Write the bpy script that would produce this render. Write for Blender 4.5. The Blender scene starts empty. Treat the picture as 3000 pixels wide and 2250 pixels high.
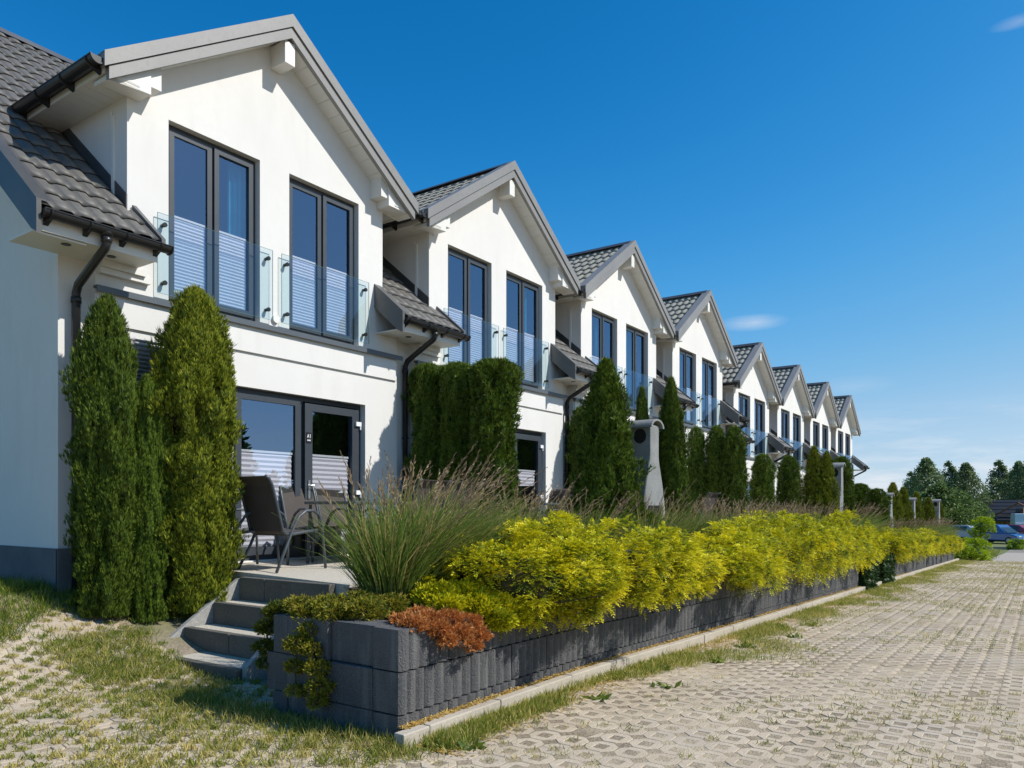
import bpy, math, random
import numpy as np
from mathutils import Matrix, Vector

S = bpy.context.scene
C = S.collection
R = math.radians
random.seed(7)
rng = np.random.default_rng(7)

# ------------------------------------------------------------------ camera
YAW = R(34.862)
cd = bpy.data.cameras.new('camera'); cam = bpy.data.objects.new('camera', cd); C.objects.link(cam)
cam.location = (0, 0, 1.5)
cam.rotation_euler = (R(90), 0, YAW - R(90))
cd.sensor_width = 36.0; cd.lens = 2225 / 3000 * 36; cd.shift_y = 363 / 3000
cd.clip_start = 0.05; cd.clip_end = 3000
S.camera = cam

# ------------------------------------------------------------------ world, sun, exposure
SUN = Vector((0.44, -1.0, 1.04)).normalized()
EL = math.asin(SUN.z); AZ = math.atan2(SUN.x, SUN.y)
w = bpy.data.worlds.new('World'); S.world = w; w.use_nodes = True
nt = w.node_tree; nt.nodes.clear()
def nn(t, kind, **kw):
    n = t.nodes.new(kind)
    for k, v in kw.items(): setattr(n, k, v)
    return n
sky = nn(nt, 'ShaderNodeTexSky', sky_type='NISHITA', sun_disc=False)
sky.sun_elevation = EL; sky.sun_rotation = AZ
sky.altitude = 100; sky.air_density = 0.7; sky.dust_density = 0.3; sky.ozone_density = 2.5
# the deep polarised blue of the photograph: tone curve on the sky's three channels
cs0 = nn(nt, 'ShaderNodeVectorMath', operation='SCALE'); cs0.inputs['Scale'].default_value = .1
crv = nn(nt, 'ShaderNodeRGBCurve'); crv.mapping.extend = 'EXTRAPOLATED'
for ci, pts in enumerate(([(0, 0), (.07, .007), (.10, .032), (.16, .135), (.31, .40), (.47, .55), (1, 1.05)],
                          [(0, 0), (.12, .165), (.17, .26), (.25, .40), (.46, .61), (.60, .70), (1, .95)],
                          [(0, 0), (.23, .46), (.31, .62), (.42, .755), (.63, .82), (1, 1.0)])):
    cu = crv.mapping.curves[ci]; cu.points[0].location = pts[0]; cu.points[1].location = pts[-1]
    for p in pts[1:-1]: cu.points.new(*p)
crv.mapping.update()
cs1 = nn(nt, 'ShaderNodeVectorMath', operation='SCALE'); cs1.inputs['Scale'].default_value = 10
bg = nn(nt, 'ShaderNodeBackground'); bg.inputs['Strength'].default_value = 0.094
wo = nn(nt, 'ShaderNodeOutputWorld')
# clouds: soft flat wisps low over the horizon and a couple of small ones higher up
tc = nn(nt, 'ShaderNodeTexCoord')
sep = nn(nt, 'ShaderNodeSeparateXYZ'); nt.links.new(tc.outputs['Generated'], sep.inputs[0])
mp = nn(nt, 'ShaderNodeMapping'); mp.inputs['Scale'].default_value = (3.2, 3.2, 22); nt.links.new(tc.outputs['Generated'], mp.inputs[0])
nz = nn(nt, 'ShaderNodeTexNoise'); nz.inputs['Scale'].default_value = 2.3; nz.inputs['Detail'].default_value = 6; nz.inputs['Roughness'].default_value = .6
nt.links.new(mp.outputs[0], nz.inputs['Vector'])
def ramp(t, pts, src=None, interp='LINEAR'):
    r = t.nodes.new('ShaderNodeValToRGB'); r.color_ramp.interpolation = interp
    e = r.color_ramp.elements
    e[0].position = pts[0][0]; e[0].color = tuple(pts[0][1]) + (1,) if len(pts[0][1]) == 3 else pts[0][1]
    e[1].position = pts[-1][0]; e[1].color = tuple(pts[-1][1]) + (1,)
    for p, c in pts[1:-1]:
        q = e.new(p); q.color = tuple(c) + (1,)
    if src is not None: t.links.new(src, r.inputs[0])
    return r
def m_(t, op, a, b=None, c=None, clamp=False):
    n = t.nodes.new('ShaderNodeMath'); n.operation = op; n.use_clamp = clamp
    for i, x in enumerate((a, b, c)):
        if x is None: continue
        if isinstance(x, (int, float)): n.inputs[i].default_value = x
        else: t.links.new(x, n.inputs[i])
    return n.outputs[0]
W3 = lambda v: (v, v, v)
low = ramp(nt, [(0.0, W3(1)), (0.03, W3(1)), (0.085, W3(0.35)), (0.13, W3(0))], sep.outputs['Z'])
cl = ramp(nt, [(0.44, W3(0)), (0.62, W3(1))], nz.outputs['Fac'])
cloud = m_(nt, 'MULTIPLY', low.outputs[0], cl.outputs[0])
def wisp(direction, size, power):
    """a small high cloud: elongated patch around one direction, broken up by the noise"""
    d = Vector(direction).normalized()
    sub = nn(nt, 'ShaderNodeVectorMath', operation='SUBTRACT'); sub.inputs[1].default_value = d; nt.links.new(tc.outputs['Generated'], sub.inputs[0])
    sc = nn(nt, 'ShaderNodeVectorMath', operation='MULTIPLY'); sc.inputs[1].default_value = (1 / size, 1 / size, 4.2 / size); nt.links.new(sub.outputs[0], sc.inputs[0])
    ln = nn(nt, 'ShaderNodeVectorMath', operation='LENGTH'); nt.links.new(sc.outputs[0], ln.inputs[0])
    k = m_(nt, 'SUBTRACT', 1.0, ln.outputs['Value'], clamp=True)
    k2 = m_(nt, 'MULTIPLY', k, m_(nt, 'MULTIPLY_ADD', nz.outputs['Fac'], 3.0, -0.85, clamp=True))
    return m_(nt, 'MULTIPLY', k2, power)
def skydir(px, py):
    u = (px - 1500) / 2225; v = (1488 - py) / 2225
    return (math.cos(YAW) + u * math.sin(YAW), math.sin(YAW) - u * math.cos(YAW), v)
cloud = m_(nt, 'MAXIMUM', cloud, wisp(skydir(2205, 945), .045, .7))
cloud = m_(nt, 'MAXIMUM', cloud, wisp(skydir(2985, 62), .026, .35))
cloud = m_(nt, 'MAXIMUM', cloud, wisp(skydir(2500, 1128), .05, .25))
mixc = nn(nt, 'ShaderNodeMix', data_type='RGBA')
nt.links.new(m_(nt, 'MULTIPLY', cloud, .75, clamp=True), mixc.inputs[0])
nt.links.new(sky.outputs[0], cs0.inputs[0]); nt.links.new(cs0.outputs[0], crv.inputs['Color']); nt.links.new(crv.outputs[0], cs1.inputs[0]); nt.links.new(cs1.outputs[0], mixc.inputs[6])
mixc.inputs[7].default_value = (8.2, 8.6, 9.2, 1)
nt.links.new(mixc.outputs[2], bg.inputs['Color']); nt.links.new(bg.outputs[0], wo.inputs['Surface'])

sd = bpy.data.lights.new('sun', 'SUN'); sd.energy = 4.5; sd.angle = R(.53); sd.color = (1.0, .97, .915)
so = bpy.data.objects.new('sun', sd); C.objects.link(so)
so.rotation_euler = (-SUN).to_track_quat('-Z', 'Y').to_euler(); so.location = (20, -40, 40)
S.view_settings.view_transform = 'Standard'; S.view_settings.look = 'None'
S.view_settings.exposure = 0.1; S.view_settings.gamma = 1.0; S.view_settings.use_curve_mapping = False
S.render.engine = 'CYCLES'
S.cycles.max_bounces = 6; S.cycles.transparent_max_bounces = 12; S.cycles.caustics_reflective = False; S.cycles.caustics_refractive = False

# ------------------------------------------------------------------ materials
MT = {}
def mat(name, base=(.5, .5, .5), rough=.7, metal=0, noise=None, bump=None, spec=.5, coat=0):
    """noise=(scale, colour2, lo, hi) mixes a second colour; bump=(scale, strength, distance)"""
    if name in MT: return MT[name]
    m = bpy.data.materials.new(name); m.use_nodes = True; t = m.node_tree
    b = t.nodes['Principled BSDF']
    b.inputs['Base Color'].default_value = tuple(base) + (1,); b.inputs['Roughness'].default_value = rough
    b.inputs['Metallic'].default_value = metal; b.inputs['Specular IOR Level'].default_value = spec; b.inputs['Coat Weight'].default_value = coat
    if noise or bump:
        co = t.nodes.new('ShaderNodeTexCoord'); geo = t.nodes.new('ShaderNodeNewGeometry')
    if noise:
        fac = None
        for (sc, c2, lo, hi) in (noise if isinstance(noise, list) else [noise]):
            n = t.nodes.new('ShaderNodeTexNoise'); n.inputs['Scale'].default_value = sc; n.inputs['Detail'].default_value = 5; n.inputs['Roughness'].default_value = .6
            t.links.new(geo.outputs['Position'], n.inputs['Vector'])
            r = ramp(t, [(lo, W3(0)), (hi, W3(1))], n.outputs['Fac'])
            mx = t.nodes.new('ShaderNodeMix'); mx.data_type = 'RGBA'
            t.links.new(r.outputs[0], mx.inputs[0])
            if fac is None: mx.inputs[6].default_value = tuple(base) + (1,)
            else: t.links.new(fac, mx.inputs[6])
            mx.inputs[7].default_value = tuple(c2) + (1,)
            fac = mx.outputs[2]
        t.links.new(fac, b.inputs['Base Color'])
    if bump:
        n = t.nodes.new('ShaderNodeTexNoise'); n.inputs['Scale'].default_value = bump[0]; n.inputs['Detail'].default_value = 4
        t.links.new(geo.outputs['Position'], n.inputs['Vector'])
        bp = t.nodes.new('ShaderNodeBump'); bp.inputs['Strength'].default_value = bump[1]; bp.inputs['Distance'].default_value = bump[2]
        t.links.new(n.outputs['Fac'], bp.inputs['Height']); t.links.new(bp.outputs[0], b.inputs['Normal'])
    MT[name] = m
    return m
def leafmat(name, stops, trans=.3, rough=.55, objvar=.12):
    """foliage: colour by the per-leaf attribute tint, with light shining through"""
    m = bpy.data.materials.new(name); m.use_nodes = True; t = m.node_tree; t.nodes.clear()
    a = t.nodes.new('ShaderNodeAttribute'); a.attribute_name = 'tint'
    r = ramp(t, stops, a.outputs['Fac'])
    oi = t.nodes.new('ShaderNodeObjectInfo')
    hv = t.nodes.new('ShaderNodeHueSaturation')
    t.links.new(m_(t, 'MULTIPLY_ADD', oi.outputs['Random'], objvar * 2, 1 - objvar), hv.inputs['Value'])
    t.links.new(r.outputs[0], hv.inputs['Color'])
    d = t.nodes.new('ShaderNodeBsdfPrincipled'); d.inputs['Roughness'].default_value = rough; d.inputs['Specular IOR Level'].default_value = .25
    tr = t.nodes.new('ShaderNodeBsdfTranslucent'); mx = t.nodes.new('ShaderNodeMixShader'); mx.inputs[0].default_value = trans
    t.links.new(hv.outputs[0], d.inputs['Base Color']); t.links.new(hv.outputs[0], tr.inputs['Color'])
    o = t.nodes.new('ShaderNodeOutputMaterial')
    t.links.new(d.outputs[0], mx.inputs[1]); t.links.new(tr.outputs[0], mx.inputs[2]); t.links.new(mx.outputs[0], o.inputs['Surface'])
    MT[name] = m; return m
def glassmat(name, tint, r0, refl=(.48, .70, 1.0)):
    m = bpy.data.materials.new(name); m.use_nodes = True; t = m.node_tree; t.nodes.clear()
    tr = t.nodes.new('ShaderNodeBsdfTransparent'); tr.inputs[0].default_value = tuple(tint) + (1,)
    gl = t.nodes.new('ShaderNodeBsdfGlossy'); gl.inputs['Roughness'].default_value = .003; gl.inputs[0].default_value = tuple(refl) + (1,)
    ge = t.nodes.new('ShaderNodeNewGeometry'); dt = t.nodes.new('ShaderNodeVectorMath'); dt.operation = 'DOT_PRODUCT'
    t.links.new(ge.outputs['Normal'], dt.inputs[0]); t.links.new(ge.outputs['Incoming'], dt.inputs[1])
    c1 = m_(t, 'SUBTRACT', 1.0, m_(t, 'ABSOLUTE', dt.outputs['Value']), clamp=True)
    fr = m_(t, 'MULTIPLY_ADD', m_(t, 'POWER', c1, 5.0), 1 - r0, r0, clamp=True)   # Schlick, alike from both sides
    mx = t.nodes.new('ShaderNodeMixShader'); o = t.nodes.new('ShaderNodeOutputMaterial')
    t.links.new(fr, mx.inputs[0]); t.links.new(tr.outputs[0], mx.inputs[1]); t.links.new(gl.outputs[0], mx.inputs[2])
    t.links.new(mx.outputs[0], o.inputs['Surface']); MT[name] = m; return m

stucco = mat('stucco', (.765, .742, .702), .92, noise=[(.8, (.70, .678, .64), .42, .8), (9, (.735, .712, .672), .4, .75)], bump=(150, .4, .006))
_t = stucco.node_tree; _b = _t.nodes['Principled BSDF']; _src = _b.inputs['Base Color'].links[0].from_socket
_g = _t.nodes.new('ShaderNodeNewGeometry'); _mp = _t.nodes.new('ShaderNodeMapping'); _mp.inputs['Scale'].default_value = (3.0, 3.0, .55); _t.links.new(_g.outputs['Position'], _mp.inputs[0])
_n = _t.nodes.new('ShaderNodeTexNoise'); _n.inputs['Scale'].default_value = 1.6; _n.inputs['Detail'].default_value = 6; _t.links.new(_mp.outputs[0], _n.inputs['Vector'])
_r = ramp(_t, [(.52, W3(0)), (.80, W3(.28))], _n.outputs['Fac']); _mx = _t.nodes.new('ShaderNodeMix'); _mx.data_type = 'RGBA'
_t.links.new(_r.outputs[0], _mx.inputs[0]); _t.links.new(_src, _mx.inputs[6]); _mx.inputs[7].default_value = (.60, .565, .50, 1); _t.links.new(_mx.outputs[2], _b.inputs['Base Color'])
plinth = mat('plinth', (.10, .112, .125), .85, noise=(3, (.14, .15, .155), .4, .7), bump=(120, .5, .01))
pvc = mat('white_pvc', (.76, .74, .69), .5, noise=(1.3, (.68, .66, .60), .45, .8))
tilem = mat('roof_tile', (.118, .111, .100), .55, noise=[(1.1, (.145, .134, .118), .4, .72), (14, (.098, .093, .085), .5, .8)], bump=(160, .25, .004))
tilem2 = mat('dormer_tile', (.33, .305, .25), .6, noise=[(1.4, (.40, .37, .27), .4, .72), (14, (.26, .24, .20), .5, .8)], bump=(160, .3, .004))  # paler, browner tile colour for both slopes of the dormer roofs
dark_sheet = mat('dark_sheet', (.055, .057, .06), .45, noise=(2, (.08, .08, .078), .4, .7))
barge = mat('grey_sheet', (.235, .225, .212), .42, noise=[(1.5, (.28, .27, .25), .4, .75), (22, (.21, .20, .19), .5, .8)], bump=(6, .08, .01))
gutterm = mat('gutter', (.018, .018, .019), .35, noise=(4, (.03, .029, .028), .45, .75))
frame = mat('window_frame', (.042, .050, .060), .42, noise=(6, (.05, .058, .067), .4, .7))
sillm = mat('sill', (.085, .10, .115), .4, noise=(3, (.11, .12, .13), .4, .7))
bolt = mat('bolt', (.014, .014, .015), .3)
chrome = mat('brushed_metal', (.75, .75, .74), .28, metal=.9)
blindm = mat('blind', (.84, .80, .85), .85)
blindm2 = mat('blind_printed', (.78, .77, .78), .85, noise=(18, (.12, .12, .13), .54, .58))
rail_w = mat('blind_rail', (.85, .85, .86), .4)
curtain_m = mat('curtain', (.05, .42, .56), .85, noise=(3, (.03, .32, .46), .4, .7))
interior = mat('interior', (.05, .048, .046), .9)
glass = glassmat('window_glass', (.92, .94, .96), .30)
glassb = glassmat('balcony_glass', (.84, .935, .955), .085)
glass_edge = mat('glass_edge', (.16, .30, .30), .2)
blockm = mat('wall_block', (.066, .066, .069), .88, noise=[(2.4, (.105, .10, .095), .42, .75), (170, (.17, .17, .172), .50, .68)], bump=(95, .9, .012))
_t = blockm.node_tree; _b = _t.nodes['Principled BSDF']; _src = _b.inputs['Base Color'].links[0].from_socket
_g = _t.nodes.new('ShaderNodeNewGeometry'); _mp = _t.nodes.new('ShaderNodeMapping'); _mp.inputs['Scale'].default_value = (9, 9, 1.1); _t.links.new(_g.outputs['Position'], _mp.inputs[0])
_n = _t.nodes.new('ShaderNodeTexNoise'); _n.inputs['Scale'].default_value = 1.5; _n.inputs['Detail'].default_value = 7; _t.links.new(_mp.outputs[0], _n.inputs['Vector'])
_r = ramp(_t, [(.52, W3(0)), (.74, W3(.75))], _n.outputs['Fac']); _mx = _t.nodes.new('ShaderNodeMix'); _mx.data_type = 'RGBA'
_t.links.new(_r.outputs[0], _mx.inputs[0]); _t.links.new(_src, _mx.inputs[6]); _mx.inputs[7].default_value = (.19, .185, .175, 1); _t.links.new(_mx.outputs[2], _b.inputs['Base Color'])
kerbm = mat('kerb_stone', (.47, .41, .33), .9, noise=[(2.2, (.36, .31, .245), .4, .72), (40, (.52, .46, .38), .5, .7)], bump=(70, .45, .006))
stepm = mat('step_stone', (.115, .102, .082), .85, noise=[(2.5, (.085, .076, .062), .4, .72), (50, (.16, .145, .12), .5, .7)], bump=(80, .4, .005))
slabm = mat('stair_slab', (.30, .285, .255), .85, noise=[(3.5, (.26, .255, .25), .4, .72), (60, (.43, .41, .38), .5, .7)], bump=(60, .4, .006))
agg = mat('aggregate', (.60, .54, .44), .9, noise=[(70, (.38, .335, .27), .44, .62), (1.2, (.50, .45, .37), .4, .75), (140, (.74, .69, .60), .56, .66)], bump=(90, .8, .012))
paverm = mat('paver', (.55, .445, .32), .93, noise=[(.40, (.40, .315, .215), .38, .60), (2.2, (.62, .51, .375), .45, .75), (.9, (.46, .385, .30), .5, .66), (60, (.41, .33, .24), .48, .72)], bump=(80, .6, .006))
soilm = mat('soil', (.10, .075, .05), .95, noise=[(6, (.17, .13, .085), .4, .7), (60, (.06, .045, .03), .45, .7)], bump=(30, .8, .03))
concrete = mat('grill_concrete', (.25, .255, .25), .9, noise=[(4, (.18, .185, .18), .4, .70), (60, (.31, .31, .30), .5, .7)], bump=(70, .7, .01))
opening_dark = mat('opening_dark', (.012, .011, .010), .95)  # flat faces coloured with the darkness inside the flue and fire openings
bark = mat('bark', (.10, .068, .045), .95, noise=(25, (.05, .035, .022), .4, .65), bump=(40, .8, .02))
birchbark = mat('birch_bark', (.55, .53, .48), .85, noise=(8, (.08, .07, .06), .52, .6))
tubem = mat('chair_tube', (.065, .075, .085), .38)
slingm = mat('chair_sling', (.062, .050, .043), .8, noise=(3, (.075, .062, .054), .4, .7), bump=(900, .5, .002))
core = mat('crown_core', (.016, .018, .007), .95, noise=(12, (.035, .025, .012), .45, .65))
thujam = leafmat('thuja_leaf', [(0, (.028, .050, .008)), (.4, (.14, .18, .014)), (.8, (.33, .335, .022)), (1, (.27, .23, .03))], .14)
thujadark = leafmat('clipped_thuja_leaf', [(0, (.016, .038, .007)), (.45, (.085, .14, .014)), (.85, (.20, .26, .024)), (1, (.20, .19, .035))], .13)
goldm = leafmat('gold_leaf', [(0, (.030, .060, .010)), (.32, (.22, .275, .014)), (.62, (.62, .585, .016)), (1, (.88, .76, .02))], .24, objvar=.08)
limem = leafmat('lime_leaf', [(0, (.14, .24, .015)), (.5, (.34, .47, .02)), (1, (.52, .60, .03))], .35)
reedm = leafmat('reed_blade', [(0, (.10, .17, .030)), (.4, (.20, .28, .05)), (.75, (.34, .34, .09)), (1, (.56, .40, .16))], .42)
plumem = leafmat('reed_plume', [(0, (.20, .12, .075)), (.6, (.38, .27, .17)), (1, (.60, .47, .30))], .42)
lawnm = leafmat('lawn_blade', [(0, (.09, .155, .018)), (.35, (.21, .26, .034)), (.65, (.42, .38, .09)), (1, (.66, .53, .21))], .38)
rustm = leafmat('rust_leaf', [(0, (.24, .075, .022)), (.5, (.48, .17, .045)), (1, (.60, .32, .11))], .3)
trailm = leafmat('trailing_leaf', [(0, (.06, .10, .018)), (.4, (.17, .19, .025)), (.7, (.42, .36, .03)), (1, (.32, .16, .10))], .3)
ivym = leafmat('ivy_leaf', [(0, (.016, .040, .010)), (.6, (.04, .085, .02)), (1, (.09, .13, .03))], .2)
treem = leafmat('tree_leaf', [(0, (.09, .14, .05)), (.5, (.17, .235, .09)), (1, (.32, .37, .18))], .4)
treem2 = leafmat('shrub_leaf', [(0, (.055, .105, .026)), (.5, (.13, .20, .05)), (1, (.25, .33, .09))], .38)
litterm = leafmat('litter', [(0, (.46, .27, .06)), (.5, (.62, .42, .10)), (1, (.50, .38, .20))], .2)

# ------------------------------------------------------------------ mesh helpers
class MB:
    def __init__(s): s.v = []; s.f = []
    def add(s, vs, fs):
        o = len(s.v); s.v += [tuple(p) for p in vs]; s.f += [tuple(i + o for i in f) for f in fs]; return s
    def quad(s, *p): return s.add(p, [tuple(range(len(p)))])
    def box(s, x0, x1, y0, y1, z0, z1):
        v = [(x, y, z) for x in (x0, x1) for y in (y0, y1) for z in (z0, z1)]
        return s.add(v, [(0, 1, 3, 2), (4, 6, 7, 5), (0, 4, 5, 1), (2, 3, 7, 6), (0, 2, 6, 4), (1, 5, 7, 3)])
    def prism(s, poly, axis, a0, a1):
        """poly in the two other axes (in xyz order), extruded along axis"""
        def P(p, a):
            return {'x': (a, p[0], p[1]), 'y': (p[0], a, p[1]), 'z': (p[0], p[1], a)}[axis]
        n = len(poly); v = [P(p, a0) for p in poly] + [P(p, a1) for p in poly]
        ar = sum(poly[i][0] * poly[(i + 1) % n][1] - poly[(i + 1) % n][0] * poly[i][1] for i in range(n))
        fl = (ar > 0) != (axis == 'y')
        f = [tuple(range(n)), tuple(range(2 * n - 1, n - 1, -1))] + [((i + 1) % n, i, i + n, (i + 1) % n + n) for i in range(n)]
        if fl: f = [tuple(reversed(q)) for q in f]
        return s.add(v, f)
    def tube(s, pts, r, n=8, caps=True, flat=1.0):
        pts = [Vector(p) for p in pts]; rings = []
        rs = r if isinstance(r, (list, tuple)) else [r] * len(pts)
        t0 = (pts[1] - pts[0]).normalized()
        up = Vector((0, 0, 1)) if abs(t0.z) < .9 else Vector((0, 1, 0))
        a = t0.cross(up).normalized()
        for i, p in enumerate(pts):
            t = (pts[min(i + 1, len(pts) - 1)] - pts[max(i - 1, 0)]).normalized()
            a = (a - t * a.dot(t)).normalized(); b = t.cross(a)
            rings.append([p + a * math.cos(2 * math.pi * k / n) * rs[i] + b * math.sin(2 * math.pi * k / n) * rs[i] * flat for k in range(n)])
        v = [q for g in rings for q in g]; f = []
        for i in range(len(pts) - 1):
            for k in range(n):
                f.append((i * n + k, i * n + (k + 1) % n, (i + 1) * n + (k + 1) % n, (i + 1) * n + k))
        if caps: f += [tuple(reversed(range(n))), tuple(range((len(pts) - 1) * n, len(pts) * n))]
        return s.add(v, f)
    def mesh(s, name, m, org=(0, 0, 0), smooth=False):
        me = bpy.data.meshes.new(name)
        me.from_pydata([(x - org[0], y - org[1], z - org[2]) for x, y, z in s.v], [], s.f)
        me.materials.append(m)
        if smooth: me.polygons.foreach_set('use_smooth', [True] * len(me.polygons))
        me.update(); return me
    def build(s, name, m, parent=None, org=(0, 0, 0), smooth=False, bevel=0):
        return link(name, s.mesh(name, m, org, smooth), parent, bevel=bevel)
def link(name, me, parent=None, loc=None, bevel=0):
    o = bpy.data.objects.new(name, me); C.objects.link(o)
    if parent is not None: o.parent = parent
    if loc is not None: o.location = loc
    if bevel:
        b = o.modifiers.new('bevel', 'BEVEL'); b.width = bevel; b.segments = 2; b.limit_method = 'ANGLE'; b.angle_limit = R(40)
    return o
def tag(o, label=None, cat=None, group=None, kind=None):
    if label: o['label'] = label
    if cat: o['category'] = cat
    if group: o['group'] = group
    if kind: o['kind'] = kind
    return o
def thing(name, label, cat, loc=(0, 0, 0), rz=0, group=None):
    o = bpy.data.objects.new(name, None); C.objects.link(o); o.location = loc; o.rotation_euler = (0, 0, rz)
    o.empty_display_size = .2
    return tag(o, label, cat, group)
def copy_tree(src, parent=None):
    c = src.copy(); C.objects.link(c); c.parent = parent
    for ch in src.children: copy_tree(ch, c)
    return c
def np_mesh(name, V, F, m, tint=None, smooth=False):
    """V (n,3), F (k,4) quads or (k,3) triangles"""
    V = np.asarray(V, np.float32); F = np.asarray(F, np.int32)
    me = bpy.data.meshes.new(name); k, q = F.shape
    me.vertices.add(len(V)); me.vertices.foreach_set('co', V.ravel())
    me.loops.add(k * q); me.loops.foreach_set('vertex_index', F.ravel())
    me.polygons.add(k); me.polygons.foreach_set('loop_start', np.arange(0, k * q, q, dtype=np.int32))
    me.polygons.foreach_set('loop_total', np.full(k, q, np.int32))
    if smooth: me.polygons.foreach_set('use_smooth', np.ones(k, bool))
    me.materials.append(m)
    if tint is not None:
        a = me.attributes.new('tint', 'FLOAT', 'POINT'); a.data.foreach_set('value', np.asarray(tint, np.float32))
    me.update(calc_edges=True); return me
def unit(a): return a / np.maximum(np.linalg.norm(a, axis=-1, keepdims=True), 1e-9)
def blades(P, D, L, Wd, roll=None, tint=None, bend=None):
    """diamond leaves: base P, direction D, length L, width Wd -> V, F, tint"""
    n = len(P); D = unit(D)
    ref = roll if roll is not None else rng.normal(size=(n, 3))
    side = unit(np.cross(D, ref)); L = np.broadcast_to(L, n)[:, None]; Wd = np.broadcast_to(Wd, n)[:, None]
    mid = P + D * L * .5
    nrm = np.cross(side, D)
    k = (np.broadcast_to(bend, n)[:, None] if bend is not None else 0.0)
    tip = P + D * L + nrm * L * k
    V = np.stack([P, mid - side * Wd * .5, tip, mid + side * Wd * .5], 1).reshape(-1, 3)
    F = np.arange(4 * n).reshape(n, 4)
    return V, F, np.repeat(np.broadcast_to(tint if tint is not None else .5, n), 4)
def merge(parts):
    V = []; F = []; T = []; o = 0
    for v, f, t in parts:
        V.append(v); F.append(f + o); T.append(t); o += len(v)
    return np.concatenate(V), np.concatenate(F), np.concatenate(T)
def sstep(x, a, b):
    t = np.clip((np.asarray(x, float) - a) / (b - a), 0, 1); return t * t * (3 - 2 * t)
# ------------------------------------------------------------------ ground form
def zg(X, Y):
    X = np.asarray(X, float); Y = np.asarray(Y, float)
    d = np.clip(X - 4.5, 0, 57.5)
    fall = -.028 * np.where(d < 2, d * d / 4, d - 1)
    rise = .66 * (np.clip(Y - 6.0, 0, 2.2) / 2.2) ** 1.4 * (1 - sstep(X, 6, 9))
    return fall + rise
def zt(X):        # level of the terraces: block of four houses, then 0.6 lower
    return .765 if X < 23.2 else .165
PITCH = 4.87

# ================================================================== SETTING
# ---- ground sheet to the horizon
def grid_mesh(name, xs, ys, zf, m, smooth=True):
    xs = np.asarray(xs, float); ys = np.asarray(ys, float)
    X, Y = np.meshgrid(xs, ys, indexing='ij'); Z = zf(X, Y)
    V = np.stack([X, Y, Z], -1).reshape(-1, 3); ny = len(ys)
    i, j = np.meshgrid(np.arange(len(xs) - 1), np.arange(ny - 1), indexing='ij')
    a = (i * ny + j).ravel(); F = np.stack([a, a + ny, a + ny + 1, a + 1], 1)
    return np_mesh(name, V, F, m, smooth=smooth)
gm = bpy.data.materials.new('ground'); gm.use_nodes = True; t = gm.node_tree; b = t.nodes['Principled BSDF']; b.inputs['Roughness'].default_value = .95
ge = t.nodes.new('ShaderNodeNewGeometry'); sp = t.nodes.new('ShaderNodeSeparateXYZ'); t.links.new(ge.outputs['Position'], sp.inputs[0])
def tnoise(t, sc, lo, hi, src, det=5):
    n = t.nodes.new('ShaderNodeTexNoise'); n.inputs['Scale'].default_value = sc; n.inputs['Detail'].default_value = det; n.inputs['Roughness'].default_value = .62
    t.links.new(src, n.inputs['Vector']); return ramp(t, [(lo, W3(0)), (hi, W3(1))], n.outputs['Fac']).outputs[0], n.outputs['Fac']
def tmix(t, fac, a, b):
    mx = t.nodes.new('ShaderNodeMix'); mx.data_type = 'RGBA'
    if isinstance(fac, (int, float)): mx.inputs[0].default_value = fac
    else: t.links.new(fac, mx.inputs[0])
    for k, x in ((6, a), (7, b)):
        if isinstance(x, tuple): mx.inputs[k].default_value = x + (1,)
        else: t.links.new(x, mx.inputs[k])
    return mx.outputs[2]
pos = ge.outputs['Position']
sand = tmix(t, tnoise(t, 30, .42, .62, pos)[0], (.335, .275, .20), (.20, .155, .11))
sand = tmix(t, tnoise(t, 1.1, .45, .7, pos)[0], sand, (.22, .185, .11))
grassc = tmix(t, tnoise(t, 7, .4, .65, pos)[0], (.12, .145, .035), (.25, .22, .085))
grassc = tmix(t, tnoise(t, .35, .4, .65, pos)[0], grassc, (.10, .135, .03))
lawn = m_(t, 'GREATER_THAN', m_(t, 'ADD', sp.outputs['X'], m_(t, 'MULTIPLY', tnoise(t, 1.2, 0, 1, pos)[1], 3.0)), 45.5)
leftg = m_(t, 'MULTIPLY', m_(t, 'LESS_THAN', sp.outputs['X'], 6.0), ramp(t, [(0, W3(0)), (1, W3(1))], m_(t, 'MULTIPLY_ADD', sp.outputs['Y'], .8, -5.4, clamp=True)).outputs[0])
t.links.new(tmix(t, m_(t, 'MAXIMUM', lawn, leftg), sand, grassc), b.inputs['Base Color'])
bp = t.nodes.new('ShaderNodeBump'); bp.inputs['Strength'].default_value = .7; bp.inputs['Distance'].default_value = .02
t.links.new(tnoise(t, 45, .2, .8, pos)[1], bp.inputs['Height']); t.links.new(bp.outputs[0], b.inputs['Normal'])
gx = np.concatenate([[-900, -300, -80, -25, -8], np.arange(-4, 12, .5), np.arange(12, 64, 2), [70, 90, 130, 220, 500, 1400]])
gy = np.concatenate([[-900, -300, -90, -30, -12, -6], np.arange(-4, 10, .4), [11, 14, 20, 40, 100, 300, 900]])
ground = link('ground', grid_mesh('ground', gx, gy, zg, gm)); tag(ground, kind='structure')

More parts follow.
